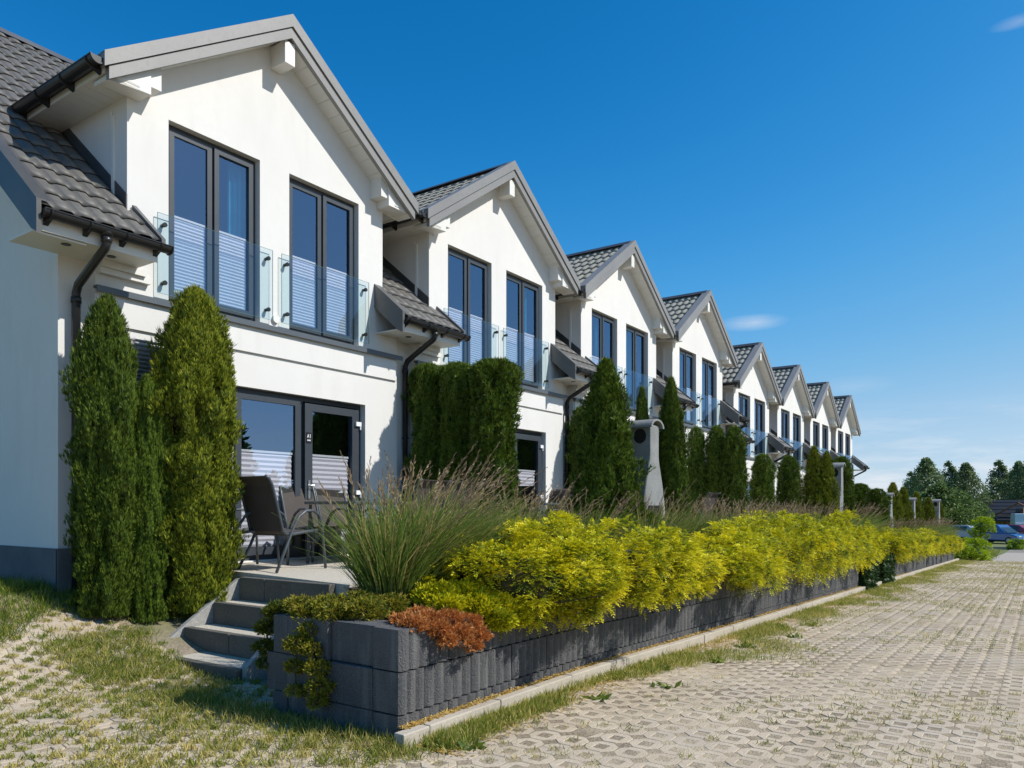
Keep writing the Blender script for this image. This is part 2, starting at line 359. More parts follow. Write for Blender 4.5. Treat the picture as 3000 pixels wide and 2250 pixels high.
# ---- grass-grid pavers: octagonal rings round a square opening, square openings between them
PP = .205
def paver_arrays():
    h = PP / 2 - .0032; c = .056; q = .041; dz = .05
    oc = [(-h, -h + c), (-h + c, -h), (h - c, -h), (h, -h + c), (h, h - c), (h - c, h), (-h + c, h), (-h, h - c)]
    sq = [(-q, -q), (q, -q), (q, q), (-q, q)]
    ch = .0035
    ocs = [(x * (1 - ch / h), y * (1 - ch / h)) for x, y in oc]
    sqs = [(x * (1 + ch / q), y * (1 + ch / q)) for x, y in sq]
    V = [(x, y, 0) for x, y in ocs] + [(x, y, 0) for x, y in sqs] + [(x, y, -ch) for x, y in oc] + [(x, y, -dz) for x, y in oc] + [(x, y, -ch) for x, y in sq] + [(x, y, -dz) for x, y in sq]
    F = []
    for k in range(4):
        a0, a1, a2 = 2 * k, 2 * k + 1, (2 * k + 2) % 8
        F.append((a0, a1, 8 + k, 8 + k)); F.append((a1, a2, 8 + (k + 1) % 4, 8 + k))
    for k in range(8):
        n = (k + 1) % 8
        F.append((12 + k, 12 + n, n, k)); F.append((20 + k, 20 + n, 12 + n, 12 + k))
    for k in range(4):
        n = (k + 1) % 4
        F.append((8 + k, 8 + n, 28 + n, 28 + k)); F.append((28 + k, 28 + n, 32 + n, 32 + k))
    return np.array(V, np.float32), F
PV, PF = paver_arrays()
def clean(F): return [tuple(dict.fromkeys(f)) for f in F]
paver_me = bpy.data.meshes.new('paver'); paver_me.from_pydata([tuple(map(float, p)) for p in PV], [], clean(PF)); paver_me.materials.append(paverm); paver_me.update()
PQ = np.array([f if len(set(f)) == 4 else (f[0], f[1], f[2], f[2]) for f in PF])
PTRI = np.array([tr for f in clean(PF) for tr in ([f] if len(f) == 3 else [(f[0], f[1], f[2]), (f[0], f[2], f[3])])])
VX, VY = math.cos(YAW), math.sin(YAW)
def project(X, Y, Z):
    tt = X * VX + Y * VY; u = (X * VY - Y * VX) / np.maximum(tt, 1e-3)
    return 1500 + u * 2225, 1488 - (Z - 1.5) / np.maximum(tt, 1e-3) * 2225, tt
HOLES = {}
def paving(name, ang, x0, x1, y0, y1, keep, nsingle):
    """individual pavers in view first, the rest as one joined part"""
    ca, sa = math.cos(ang), math.sin(ang)
    cx, cy = (x0 + x1) / 2, (y0 + y1) / 2; ext = (x1 - x0 + y1 - y0)
    n = int(ext / PP) + 2
    i, j = np.meshgrid(np.arange(-n, n), np.arange(-n, n), indexing='ij')
    i = i.ravel() * PP; j = j.ravel() * PP
    X = cx + i * ca - j * sa; Y = cy + i * sa + j * ca
    hX = cx + (i + PP / 2) * ca - (j + PP / 2) * sa; hY = cy + (i + PP / 2) * sa + (j + PP / 2) * ca
    k = (X > x0) & (X < x1) & (Y > y0) & (Y < y1) & keep(X, Y); X = X[k]; Y = Y[k]; hX = hX[k]; hY = hY[k]
    HOLES[name] = (np.concatenate([X, hX]), np.concatenate([Y, hY]))
    Z = zg(X, Y) + .028 + rng.normal(0, .0012, len(X))
    e = .05
    sx = (zg(X + e, Y) - zg(X - e, Y)) / (2 * e) + rng.normal(0, .006, len(X)); sy = (zg(X, Y + e) - zg(X, Y - e)) / (2 * e) + rng.normal(0, .006, len(X))
    px, py, tt = project(X, Y, Z)
    vis = (px > -20) & (px < 3020) & (py < 2270) & (tt > .5)
    order = np.argsort(np.where(vis, tt, 1e6)); single = order[:nsingle]; rest = order[nsingle:]
    base = link(name, grid_mesh(name, np.linspace(x0, x1, 60), np.linspace(y0, y1, 40), lambda a, b_: zg(a, b_) + (.0255 if name == 'driveway' else .0215), MT['joint_sand'])); tag(base, kind='structure')
    for s_ in single:
        o = bpy.data.objects.new('paver', paver_me); C.objects.link(o); o.parent = base
        u = Vector((ca, sa, sx[s_] * ca + sy[s_] * sa)); v = Vector((-sa, ca, -sx[s_] * sa + sy[s_] * ca)); nrm = u.cross(v).normalized()
        o.matrix_local = Matrix(((u.x, v.x, nrm.x, X[s_]), (u.y, v.y, nrm.y, Y[s_]), (u.z, v.z, nrm.z, Z[s_]), (0, 0, 0, 1)))
    Xr, Yr, Zr, a, b_ = X[rest], Y[rest], Z[rest], sx[rest], sy[rest]
    lx = PV[None, :, 0] * ca - PV[None, :, 1] * sa; ly = PV[None, :, 0] * sa + PV[None, :, 1] * ca
    V = np.stack([Xr[:, None] + lx, Yr[:, None] + ly, Zr[:, None] + PV[None, :, 2] + a[:, None] * lx + b_[:, None] * ly], -1).reshape(-1, 3)
    F = (PTRI[None] + (np.arange(len(rest)) * len(PV))[:, None, None]).reshape(-1, 3)
    o = link('paver_field', np_mesh('paver_field', V, F, paverm), base); tag(o, kind='stuff')
    return base
mat('joint_sand', (.32, .25, .17), .96, noise=[(35, (.20, .15, .10), .42, .62), (1.3, (.46, .37, .25), .40, .62)], bump=(60, .9, .015))
KY = 3.17           # front face of the kerb
paving('driveway', 0.0, 1.0, 43.0, -3.2, KY - .02, lambda X, Y: (Y < KY - .1) & (X > 3.3 - (KY - Y) * 2.2), 260)
paving('forecourt', R(-9), -2.5, 4.0, 2.2, 8.2, lambda X, Y: ((Y > KY - .2) | (X < 3.3 - (KY - Y) * 2.2 - .15)) & ((X < 3.40) | ((Y > 4.75) & (X < 3.92))) & (zg(X, Y) < .47), 280)

# ---- kerb of concrete edging stones along the foot of the wall
kerb = thing('kerb', None, None, (0, 0, 0)); tag(kerb, kind='structure')
def kerb_stone(x0, x1):
    m = MB(); m.box(-(x1 - x0) / 2 + .003, (x1 - x0) / 2 - .003, -.0425, .0425, -.15, .125)
    return m
kx = [3.40, 3.645]
while kx[-1] < 41: kx.append(kx[-1] + (.77 if len(kx) == 2 else 1.0))
kme = None
for i in range(len(kx) - 1):
    a, b_ = kx[i], kx[i + 1]; c = (a + b_) / 2
    m = kerb_stone(a, b_)
    if abs(b_ - a - 1) < .01:
        if kme is None: kme = m.mesh('kerb_stone', kerbm)
        me = kme
    else: me = m.mesh('kerb_stone', kerbm)
    o = link('kerb_stone', me, kerb, (c, KY + .0425 + random.uniform(-.003, .003), float(zg(c, 3)) + random.uniform(-.003, .003)), bevel=.008)
    o.rotation_euler = (random.uniform(-.012, .012), float(zg(a, 3) - zg(b_, 3)) / (b_ - a), random.uniform(-.004, .004))

# ---- ribbed block retaining wall
def block_mesh(L, H, D, ribs, name='block'):
    """front at y=0 (towards -y), scalloped into vertical ribs; local origin at lower front middle"""
    n = ribs * 4; xs = np.linspace(-L / 2 + .003, L / 2 - .003, n + 1)
    m = MB(); v = []
    for k, x in enumerate(xs):
        ph = (k % 4) / 4.0; d = .021 * (1 - abs(math.sin(math.pi * ph))) if ribs > 1 else .0
        v += [(x, d, .004), (x, d, H - .006), (x, D, .004), (x, D, H - .006)]
    f = []
    for k in range(n):
        a = 4 * k; b_ = a + 4
        f += [(a, b_, b_ + 1, a + 1), (a + 1, b_ + 1, b_ + 3, a + 3), (a + 2, a + 3, b_ + 3, b_ + 2), (a, a + 2, b_ + 2, b_)]
    f += [(0, 1, 3, 2), (4 * n, 4 * n + 2, 4 * n + 3, 4 * n + 1)]
    m.add(v, f); return m.mesh(name, blockm)
WY = 3.30
BH = .273; ZB = -.083
blk = {L: block_mesh(L, BH, .24, r) for L, r in ((.5, 5), (.25, 3), (.4, 4))}
plain = block_mesh(.42, BH, .22, 1)
wall_group = 'dark ribbed block retaining walls beside the driveway'
def wall_section(x0, x1, label, start_end=False, extra=0.0):
    wl = thing('retaining_wall', label, 'wall', (x0, WY, float(zg(x0, 3))), 0, wall_group)
    for c in range(3):
        x = x0 + (0 if c % 2 == 0 else 0); first = True
        while x < x1 - .1:
            L = .25 if (first and c % 2) else .5
            L = min([l for l in (.5, .4, .25)], key=lambda l: abs(l - min(L, x1 - x)))
            xc = x + L / 2
            o = link('block', blk[L], wl, (xc - x0, random.uniform(-.003, .003), float(zg(xc, 3) - zg(x0, 3)) + ZB + c * BH + extra))
            o.rotation_euler = (random.uniform(-.006, .006), float(zg(xc - .2, 3) - zg(xc + .2, 3)) / .4, random.uniform(-.004, .004))
            x += L; first = False
    return wl
w1 = wall_section(3.51, 18.2, 'long dark ribbed block wall under the golden shrubs, starting at the near corner')
# return of the wall at the near end: plain faces looking along the row
for c in range(3):
    y = WY + (.0 if c != 2 else -.0); k = 0
    ys = [.30, .42, .42, .16] if c % 2 == 0 else [.44, .42, .42]
    y = WY + .245
    for L in ys[1:] if c % 2 == 0 else ys:
        m = MB(); L2 = min(L, 4.62 - y)
        if L2 < .08: break
        m.box(0.0, .22, .002, L2 - .002, .002, BH - .003)
        o = link('block', m.mesh('block', blockm), w1, (random.uniform(-.004, .012) + (.035 if c == 2 and k == 0 else 0), y - WY, ZB + c * BH), bevel=.006)
        y += L2; k += 1
for x in w1.children: pass
w2 = wall_section(19.3, 20.3, 'short piece of dark ribbed block wall between two columns of ivy')
w3 = wall_section(21.7, 30.2, 'dark ribbed block wall beyond the ivy columns')
w4 = wall_section(30.5, 40.5, 'farthest dark ribbed block wall, next to the lime green shrub')

# ---- planting bed between the walls and the terraces
def bedz(X, Y):
    wall_top = zg(X, np.full_like(np.asarray(X, float), 3.0)) + .69
    terr = np.where(np.asarray(X) < 23.2, .74, .14)
    s_ = sstep(Y, 3.45, 4.7)
    return wall_top * (1 - s_) + terr * s_
bed = link('planting_bed', grid_mesh('planting_bed', np.linspace(5.0, 41, 120), np.linspace(3.45, 5.5, 12), bedz, soilm)); tag(bed, kind='structure')
bed2 = link('planting_bed', grid_mesh('planting_bed', np.linspace(3.6, 5.0, 12), np.linspace(3.45, 4.45, 8), bedz, soilm)); tag(bed2, kind='structure')
back = MB(); back.box(3.74, 5.05, 4.42, 4.60, -.2, .735); o = back.build('planter_back_wall', blockm); tag(o, 'dark block return wall behind the planting bed by the steps', 'wall')

# ---- terraces
def terrace(name, x0, x1, y0, z0):
    m = MB(); y1 = 8.14
    m.add([(x0, y0, z0 - .6), (x1, y0, z0 - .6), (x1, y1, z0 - .6), (x0, y1, z0 - .6), (x0, y0, z0), (x1, y0, z0), (x1, y1, z0 + .07), (x0, y1, z0 + .07)],
          [(0, 3, 2, 1), (4, 5, 6, 7), (0, 1, 5, 4), (1, 2, 6, 5), (2, 3, 7, 6), (3, 0, 4, 7)])
    return tag(m.build(name, agg), kind='structure')
terrace('terrace', 5.06, 23.2, 5.42, .765)
terrace('lower_terrace', 23.2, 42.6, 5.42, .165)

# ---- steps up to the first terrace
st = thing('garden_steps', 'four grey concrete steps rising to the terrace beside the tall conifers', 'steps', (4.0, 6.25, 0))
SX = [(3.95, .12), (4.33, .315), (4.66, .53), (4.97, .765)]
Y0, Y1 = 5.60, 7.00
for i, (x, z) in enumerate(SX):
    joints = [Y0, Y1] if i in (1,) else ([Y0, Y0 + .62, Y1] if i == 2 else [Y0, Y0 + .98, Y1])
    if i == 1: joints = [Y0, Y0 + .66, Y1]
    for a, b_ in zip(joints[:-1], joints[1:]):
        m = MB(); m.box(x, x + .085, a + .003, b_ - .003, z - .26, z)
        m.build('riser_stone', stepm, st, (4.0, 6.25, 0), bevel=.010)
    if i < 3:
        m = MB(); m.box(x + .085, SX[i + 1][0] + .02, Y0 + .02, Y1 - .02, z - .12, z - .006)
        m.build('tread', agg, st, (4.0, 6.25, 0))
for (y, th) in ((Y1 + .005, .06), (Y0 - .065, .06)):
    top = [(3.90, .03), (4.97, .745), (5.08, .745), (5.08, -.15), (3.93, -.15)]
    if y < 6: top = [(4.0, .14), (4.33, .40), (4.95, .66), (5.08, .66), (5.08, -.2), (4.0, -.2)]
    m = MB(); m.prism(top, 'y', y, y + th)
    m.build('side_slab', slabm, st, (4.0, 6.25, 0), bevel=.006)

# ================================================================== HOUSES
XC = 6.215                       # middle of the first dormer; every mesh is written in the first house's coordinates
ORG = (XC, 8.0, .8)
DL, DR = 4.30, 8.13              # dormer walls
BL, BR = 3.97, 8.43              # bay walls
TOPZ, DSL = 7.66, .687           # dormer ridge (top of the barge flashing) and pitch
RY0, RZ0, RSL = 7.50, 4.29, .84  # main roof: eave line and pitch
RIDGE_Y = 12.5
def mainz(y): return RZ0 + RSL * (y - RY0)
def dormz(x): return TOPZ - DSL * abs(x - XC)
CACHE = {}
def part(key, name, parent, fn, m, smooth=False, bevel=0, loc=None):
    if key not in CACHE:
        mb = MB(); fn(mb); CACHE[key] = mb.mesh(name, m, ORG, smooth)
    return link(name, CACHE[key], parent, loc, bevel)
def panel(mb, x0, x1, z0, z1, y, holes, depth):
    xs = sorted({x0, x1, *[h[0] for h in holes], *[h[1] for h in holes]}); zs = sorted({z0, z1, *[h[2] for h in holes], *[h[3] for h in holes]})
    for a, b_ in zip(xs[:-1], xs[1:]):
        for c, d in zip(zs[:-1], zs[1:]):
            mx, mz = (a + b_) / 2, (c + d) / 2
            if any(h[0] < mx < h[1] and h[2] < mz < h[3] for h in holes): continue
            mb.quad((a, y, c), (b_, y, c), (b_, y, d), (a, y, d))
    for (a, b_, c, d) in holes:
        e = y + depth
        mb.quad((a, y, c), (a, y, d), (a, e, d), (a, e, c)); mb.quad((b_, y, d), (b_, y, c), (b_, e, c), (b_, e, d))
        mb.quad((a, y, d), (b_, y, d), (b_, e, d), (a, e, d)); mb.quad((b_, y, c), (a, y, c), (a, e, c), (b_, e, c))
W1 = (4.77, 5.98, 3.80, 5.84); W2 = (6.43, 7.65, 3.80, 5.84); DOOR = (5.60, 7.78, .845, 2.985)
def wall_fn(mb):
    panel(mb, BL, BR, -1.2, 3.77, 8.0, [DOOR], .14)
    for a, b_ in ((BL, DL), (DR, BR)): mb.quad((a, 8.0, 3.77), (b_, 8.0, 3.77), (b_, 8.0, 4.35), (a, 8.0, 4.35))
    panel(mb, DL, DR, 3.77, 5.95, 8.0, [W1, W2], .13)
    ez = dormz(DL) - .20
    mb.quad((DL, 8.0, 5.95), (DR, 8.0, 5.95), (DR, 8.0, ez), (XC, 8.0, TOPZ - .20), (DL, 8.0, ez))
    mb.quad((BL, 8.16, -1.2), (BL, 8.0, -1.2), (BL, 8.0, 4.35), (BL, 8.16, 4.35))
    mb.quad((BR, 8.0, -1.2), (BR, 8.16, -1.2), (BR, 8.16, 4.35), (BR, 8.0, 4.35))
def cheek_fn(x, s_):
    def f(mb):
        q = [(x, 8.0, 4.5), (x, 8.0, 6.0), (x, 9.95, 6.0), (x, 9.95, 5.9), (x, 8.6, 4.9)]
        mb.quad(*(q if s_ > 0 else q[::-1]))
    return f
def recess_fn(x0, x1):
    def f(mb): mb.quad((x0, 8.12, -1.2), (x1, 8.12, -1.2), (x1, 8.12, 4.5), (x0, 8.12, 4.5))
    return f
def room_fn(mb):
    for (x0, x1, z0, z1, y1) in ((4.36, 8.07, 3.72, 5.98, 10.2), (5.2, 8.2, .80, 3.1, 10.6)):
        a, b_ = 8.30, y1
        mb.quad((x0, b_, z0), (x1, b_, z0), (x1, b_, z1), (x0, b_, z1)); mb.quad((x0, a, z0), (x1, a, z0), (x1, b_, z0), (x0, b_, z0))
        mb.quad((x0, a, z1), (x0, b_, z1), (x1, b_, z1), (x1, a, z1)); mb.quad((x0, a, z0), (x0, b_, z0), (x0, b_, z1), (x0, a, z1))
        mb.quad((x1, b_, z0), (x1, a, z0), (x1, a, z1), (x1, b_, z1))
def bars(mb, x0, x1, z0, z1, y0, y1, w_, wb=None, wt=None):
    wb = wb or w_; wt = wt or w_
    mb.box(x0, x0 + w_, y0, y1, z0, z1); mb.box(x1 - w_, x1, y0, y1, z0, z1)
    mb.box(x0 + w_, x1 - w_, y0, y1, z0, z0 + wb); mb.box(x0 + w_, x1 - w_, y0, y1, z1 - wt, z1)
def pleats(mb, x0, x1, z0, z1, y, pitch):
    n = max(2, int((z1 - z0) / pitch) * 2); v = []
    for k in range(n + 1):
        z = z0 + (z1 - z0) * k / n; yy = y + (.0 if k % 2 else .012)
        v += [(x0, yy, z), (x1, yy, z)]
    mb.add(v, [(2 * k, 2 * k + 1, 2 * k + 3, 2 * k + 2) for k in range(n)])
def curtain_fn(x0, x1, z0, z1, y, s_=.05):
    def f(mb):
        n = 26; v = []
        for k in range(n + 1):
            x = x0 + (x1 - x0) * k / n; yy = y + .028 * math.sin(k * 1.9) + .012 * math.sin(k * .7)
            v += [(x, yy, z0), (x, yy, z1)]
        mb.add(v, [(2 * k, 2 * k + 2, 2 * k + 3, 2 * k + 1) for k in range(n)])
    return f
def window(h, W, key, opts):
    x0, x1, z0, z1 = W; xm = (x0 + x1) / 2
    wo_ = part(('wf', key), 'window', h, lambda mb: (bars(mb, x0, x1, z0, z1, 8.10, 8.17, .05, .06), mb.box(xm - .025, xm + .025, 8.102, 8.168, z0 + .06, z1 - .05)), frame)
    for i, (a, b_) in enumerate(((x0 + .052, xm - .012), (xm + .012, x1 - .052))):
        part(('ws', key, i), 'sash', wo_, lambda mb: bars(mb, a, b_, z0 + .062, z1 - .052, 8.075 - (.012 if i else 0), 8.099, .062, .075), frame)
        g0, g1, h0, h1 = a + .06, b_ - .06, z0 + .135, z1 - .112
        part(('wp', key, i), 'pane', wo_, lambda mb: mb.quad((g0, 8.094, h0), (g1, 8.094, h0), (g1, 8.094, h1), (g0, 8.094, h1)), glass)
        bl = opts[i]
        if bl:
            zt_ = h0 + (h1 - h0) * bl[0]
            bo = part(('wb', key, i, bl), 'blind', wo_, lambda mb: pleats(mb, g0 + .004, g1 - .004, h0 + .01, zt_, 8.112, .038), blindm if bl[1] == 'p' else blindm2)
            part(('wr', key, i, bl), 'blind_rail', wo_, lambda mb: mb.box(g0, g1, 8.106, 8.138, zt_, zt_ + .022), rail_w)
    for c in opts[2]:
        part(('wc', key, c), 'curtain', wo_, curtain_fn(x0 + c[0] * (x1 - x0), x0 + c[1] * (x1 - x0), z0 + .08, z1 - .06, 8.24), curtain_m)
def balcony(h, W, key):
    x0, x1 = W[0] - .155, W[1] + .155; z0, z1 = 3.865, 4.745
    bo = part(('bg', key), 'balcony_glass', h, lambda mb: mb.quad((x0, 7.953, z0), (x1, 7.953, z0), (x1, 7.953, z1), (x0, 7.953, z1)), glassb)
    part(('be', key), 'glass_edge', bo, lambda mb: (mb.box(x0, x1, 7.949, 7.959, z1, z1 + .002), mb.box(x0, x1, 7.949, 7.959, z0 - .002, z0), mb.box(x0 - .002, x0, 7.949, 7.959, z0, z1), mb.box(x1, x1 + .002, 7.949, 7.959, z0, z1)), glass_edge)
    for i, x in enumerate((x0 + .075, x1 - .075)):
        for j, z in enumerate((z0 + .12, z1 - .12)):
            part(('bb', key, i, j), 'bolt', bo, lambda mb: (mb.tube([(x, 7.926, z), (x, 7.952, z)], .026, 10), mb.tube([(x, 7.960, z), (x, 8.002, z)], .02, 8)), bolt)
def door(h, k):
    x0, x1, z0, z1 = DOOR; xm = 6.70
    d = part('df', 'terrace_door', h, lambda mb: (bars(mb, x0, x1, z0, z1, 8.10, 8.18, .075, .10, .06), mb.box(xm - .035, xm + .035, 8.102, 8.178, z0 + .10, z1 - .06)), frame)
    a, b_ = x0 + .078, xm - .030; c, e = xm + .030, x1 - .078
    part('ds1', 'sash', d, lambda mb: bars(mb, a, b_, z0 + .06, z1 - .063, 8.070, 8.099, .085, .10, .075), frame)
    lf = part('dleaf', 'door_leaf', d, lambda mb: bars(mb, c, e, z0 + .03, z1 - .085, 8.050, 8.099, .125, .15, .10), frame)
    for i, (g0, g1, h0, h1) in enumerate(((a + .083, b_ - .083, z0 + .155, z1 - .136), (c + .123, e - .123, z0 + .178, z1 - .183))):
        part(('dp', i), 'pane', d, lambda mb: mb.quad((g0, 8.092, h0), (g1, 8.092, h0), (g1, 8.092, h1), (g0, 8.092, h1)), glass)
        if k in (0, 1, 2, 4, 6):
            zt_ = 2.20
            part(('db', i), 'blind', d, lambda mb: pleats(mb, g0 + .004, g1 - .03, h0 + .01, zt_, 8.112, .062), blindm)
            part(('dr', i), 'blind_rail', d, lambda mb: mb.box(g0, g1 - .02, 8.106, 8.138, zt_, zt_ + .028), rail_w)
    hx = c + .062
    part('dh', 'handle', d, lambda mb: (mb.box(hx - .016, hx + .016, 8.036, 8.051, 1.62, 1.87), mb.tube([(hx, 8.04, 1.80), (hx, 7.99, 1.80), (hx + .03, 7.985, 1.80), (hx + .13, 7.99, 1.80)], .010, 8)), chrome)
    for i, z in enumerate((1.02, 1.72, 2.70)):
        part(('dhi', i), 'hinge', d, lambda mb: (mb.box(e - .075, e + .022, 8.018, 8.051, z - .03, z + .03), mb.tube([(e + .012, 8.03, z - .08), (e + .012, 8.03, z + .03)], .012, 8)), rail_w)
    if k == 0:       # number plate
        px0, px1, pz0, pz1 = c + .015, c + .105, 2.37, 2.51
        pl = part('plate', 'number_plate', d, lambda mb: mb.box(px0, px1, 8.044, 8.051, pz0, pz1), mat('plate_black', (.015, .014, .015), .35))
        def letters(mb):
            y0, y1 = 8.041, 8.044
            def st_(x0, z0, x1, z1, w_=.0075):
                dx, dz = x1 - x0, z1 - z0; L = math.hypot(dx, dz); nx, nz = -dz / L * w_ / 2, dx / L * w_ / 2
                mb.prism([(x0 + nx, z0 + nz), (x1 + nx, z1 + nz), (x1 - nx, z1 - nz), (x0 - nx, z0 - nz)], 'y', y0, y1)
            bx, bz = px0 + .017, pz0 + .068
            st_(bx, bz, bx + .014, bz + .050); st_(bx + .014, bz + .050, bx + .028, bz); st_(bx + .006, bz + .016, bx + .022, bz + .016)
            st_(bx + .050, bz, bx + .050, bz + .050); st_(bx + .050, bz + .050, bx + .040, bz + .040)
            for q in range(4): mb.box(px0 + .016 + q * .015, px0 + .026 + q * .015, y0, y1, pz0 + .026, pz0 + .044)
        part('platetext', 'lettering', pl, letters, mat('plate_white', (.8, .8, .8), .5))

# ---- roof tiles
TW, TL_ = .19, .345
def tile_arrays():
    n = 6; V = []; F = []
    for k in range(n + 1):
        s_ = k / n; x = s_ * TW; wv = .017 * math.cos(2 * math.pi * (s_ - .28)) + .006 * math.cos(4 * math.pi * s_)
        dy = -.014 * math.cos(2 * math.pi * (s_ - .28))
        V += [(x, dy + .007, wv + .013), (x, dy, wv + .019), (x, TL_ * .5, wv + .012), (x, TL_ + .03, wv + .005)]
    for k in range(n):
        a = 4 * k; b_ = a + 4
        for j in range(3): F.append((a + j, b_ + j, b_ + j + 1, a + j + 1))
    return np.array(V, np.float32), np.array(F)
TV, TF = tile_arrays()
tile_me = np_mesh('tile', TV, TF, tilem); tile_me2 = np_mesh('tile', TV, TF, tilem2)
def tile_matrix(p, u, v):
    n = u.cross(v); return Matrix(((u.x, v.x, n.x, p.x), (u.y, v.y, n.y, p.y), (u.z, v.z, n.z, p.z), (0, 0, 0, 1)))
def tiles(parent, mats, me=None):
    for M in mats:
        o = bpy.data.objects.new('tile', me or tile_me); C.objects.link(o); o.parent = parent; o.matrix_local = M
def joined_tiles(key, name, parent, mats):
    if key not in CACHE:
        A = np.array([[list(r) for r in M] for M in mats])
        V = (np.einsum('nij,kj->nki', A[:, :3, :3], TV) + A[:, None, :3, 3]).reshape(-1, 3)
        F = (TF[None] + (np.arange(len(mats)) * len(TV))[:, None, None]).reshape(-1, 4)
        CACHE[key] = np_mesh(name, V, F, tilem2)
    return tag(link(name, CACHE[key], parent), kind='stuff')
O = Vector(ORG)
def dormer_mats(side):
    v = Vector((side * -1.0, 0, DSL)).normalized(); u = Vector((0, side * 1.0, 0))
    if side < 0: v = Vector((1, 0, DSL)).normalized(); u = Vector((0, -1, 0))
    else: v = Vector((-1, 0, DSL)).normalized(); u = Vector((0, 1, 0))
    n = u.cross(v); out = []
    ex = XC + side * 2.31; L = 2.31 * math.hypot(1, DSL)
    for r in range(int(L / TL_) + 1):
        p = Vector((ex, 0, dormz(ex) - .075)) + v * (r * TL_ + .0)
        ymax = RY0 + (p.z + .15 - RZ0) / RSL + .25
        if r * TL_ > L - .06: break
        y = 7.735
        while y < ymax:
            q = Vector((p.x, y + (TW if side < 0 else 0), p.z)); out.append(tile_matrix(q - O, u, v)); y += TW
    return out
def main_mats(x0, x1, y0, y1, xa=None, xb=None, valley=False):
    """tiles on the main roof from eave line y0; columns anchored at x0; xa, xb limit the rows above y = 8"""
    u = Vector((1, 0, 0)); v = Vector((0, 1, RSL)).normalized(); out = []
    ny = int((y1 - y0) * math.hypot(1, RSL) / TL_) + 1; nx = max(1, round((x1 - x0) / TW)); st_ = (x1 - x0) / nx
    if valley: nx += 9
    for r in range(ny):
        p = Vector((0, y0, mainz(y0) - .015)) + v * (r * TL_)
        for c in range(nx):
            x = x0 + c * st_
            if valley and p.y <= 7.93 and x > x1 - .05: continue
            xb_ = xb if (xb is None or p.y < 9.55 or not valley) else min(5.9, XC - (TOPZ - .1 - p.z) / DSL + .1)
            if p.y > 7.93 and ((xa is not None and x < xa - .12) or (xb_ is not None and x + st_ > xb_ + .14)): continue
            out.append(tile_matrix(Vector((x, p.y, p.z)) - O, u, v))
    return out
DM_L, DM_R = dormer_mats(-1), dormer_mats(1)
def slope_sheet(mb, pts, th=.03):
    a, b_, c, d = [Vector(p) for p in pts]; n = (b_ - a).cross(d - a).normalized() * th
    mb.add([a, b_, c, d, a - n, b_ - n, c - n, d - n], [(0, 1, 2, 3), (7, 6, 5, 4), (0, 4, 5, 1), (1, 5, 6, 2), (2, 6, 7, 3), (3, 7, 4, 0)])
def dormer_base(side):
    def f(mb):
        ex = XC + side * 2.30; zo = -.10
        e0 = (ex, 7.74, dormz(ex) + zo); e1 = (ex, 9.75, dormz(ex) + zo); r1 = (XC, 11.7, TOPZ + zo); r0 = (XC, 7.74, TOPZ + zo)
        slope_sheet(mb, (e0, r0, r1, e1) if side < 0 else (e0, e1, r1, r0))
    return f
def gutter_fn(p0, p1, r, brk=4):
    """half round gutter, open at the top, from p0 to p1"""
    def f(mb):
        a, b_ = Vector(p0), Vector(p1); t_ = (b_ - a).normalized(); s_ = t_.cross(Vector((0, 0, 1))).normalized(); n = 10; v = []
        for q in (a, b_):
            for rr in (r, r - .006):
                for k in range(n + 1):
                    an = math.pi + math.pi * k / n; v.append(q + s_ * rr * math.cos(an) + Vector((0, 0, 1)) * rr * math.sin(an))
        m = n + 1; F = []
        for k in range(n):
            F += [(k, 2 * m + k, 2 * m + k + 1, k + 1), (m + k + 1, 3 * m + k + 1, 3 * m + k, m + k), (k, k + 1, m + k + 1, m + k), (2 * m + k + 1, 2 * m + k, 3 * m + k, 3 * m + k + 1)]
        F += [(0, m, 3 * m, 2 * m), (n, 2 * m + n, 3 * m + n, m + n)]
        F += [tuple(range(m)), tuple(reversed(range(2 * m, 3 * m)))]
        mb.add(v, F)
        for rim in (-1, 1): mb.tube([a + s_ * rim * r, b_ + s_ * rim * r], .008, 6)
        for q, tt in ((a, -1), (b_, 1)):      # end cap collar
            ring = []
            mb.tube([q + s_ * (r + .004) * math.cos(math.pi + math.pi * k / 8) + Vector((0, 0, (r + .004) * math.sin(math.pi + math.pi * k / 8))) for k in range(9)], .011, 6)
    return f
def bracket_fn(p, r, out):
    def f(mb):
        q = Vector(p); s_ = Vector(out).normalized()
        mb.tube([q - s_ * (r + .004) + Vector((0, 0, .01))] + [q + s_ * (r + .005) * math.cos(math.pi + math.pi * k / 8) + Vector((0, 0, (r + .005) * math.sin(math.pi + math.pi * k / 8))) for k in range(9)], .013, 6)
        w_ = s_.cross(Vector((0, 0, 1))) * .022
        a = q - s_ * (r + .012); pts = [a + Vector((0, 0, -.005)), a + Vector((0, 0, -.12)), q + s_ * .02 + Vector((0, 0, -r - .004))]
        mb.add([x - w_ for x in pts] + [x + w_ for x in pts], [(0, 1, 2), (5, 4, 3), (0, 3, 4, 1), (1, 4, 5, 2), (2, 5, 3, 0)])
    return f
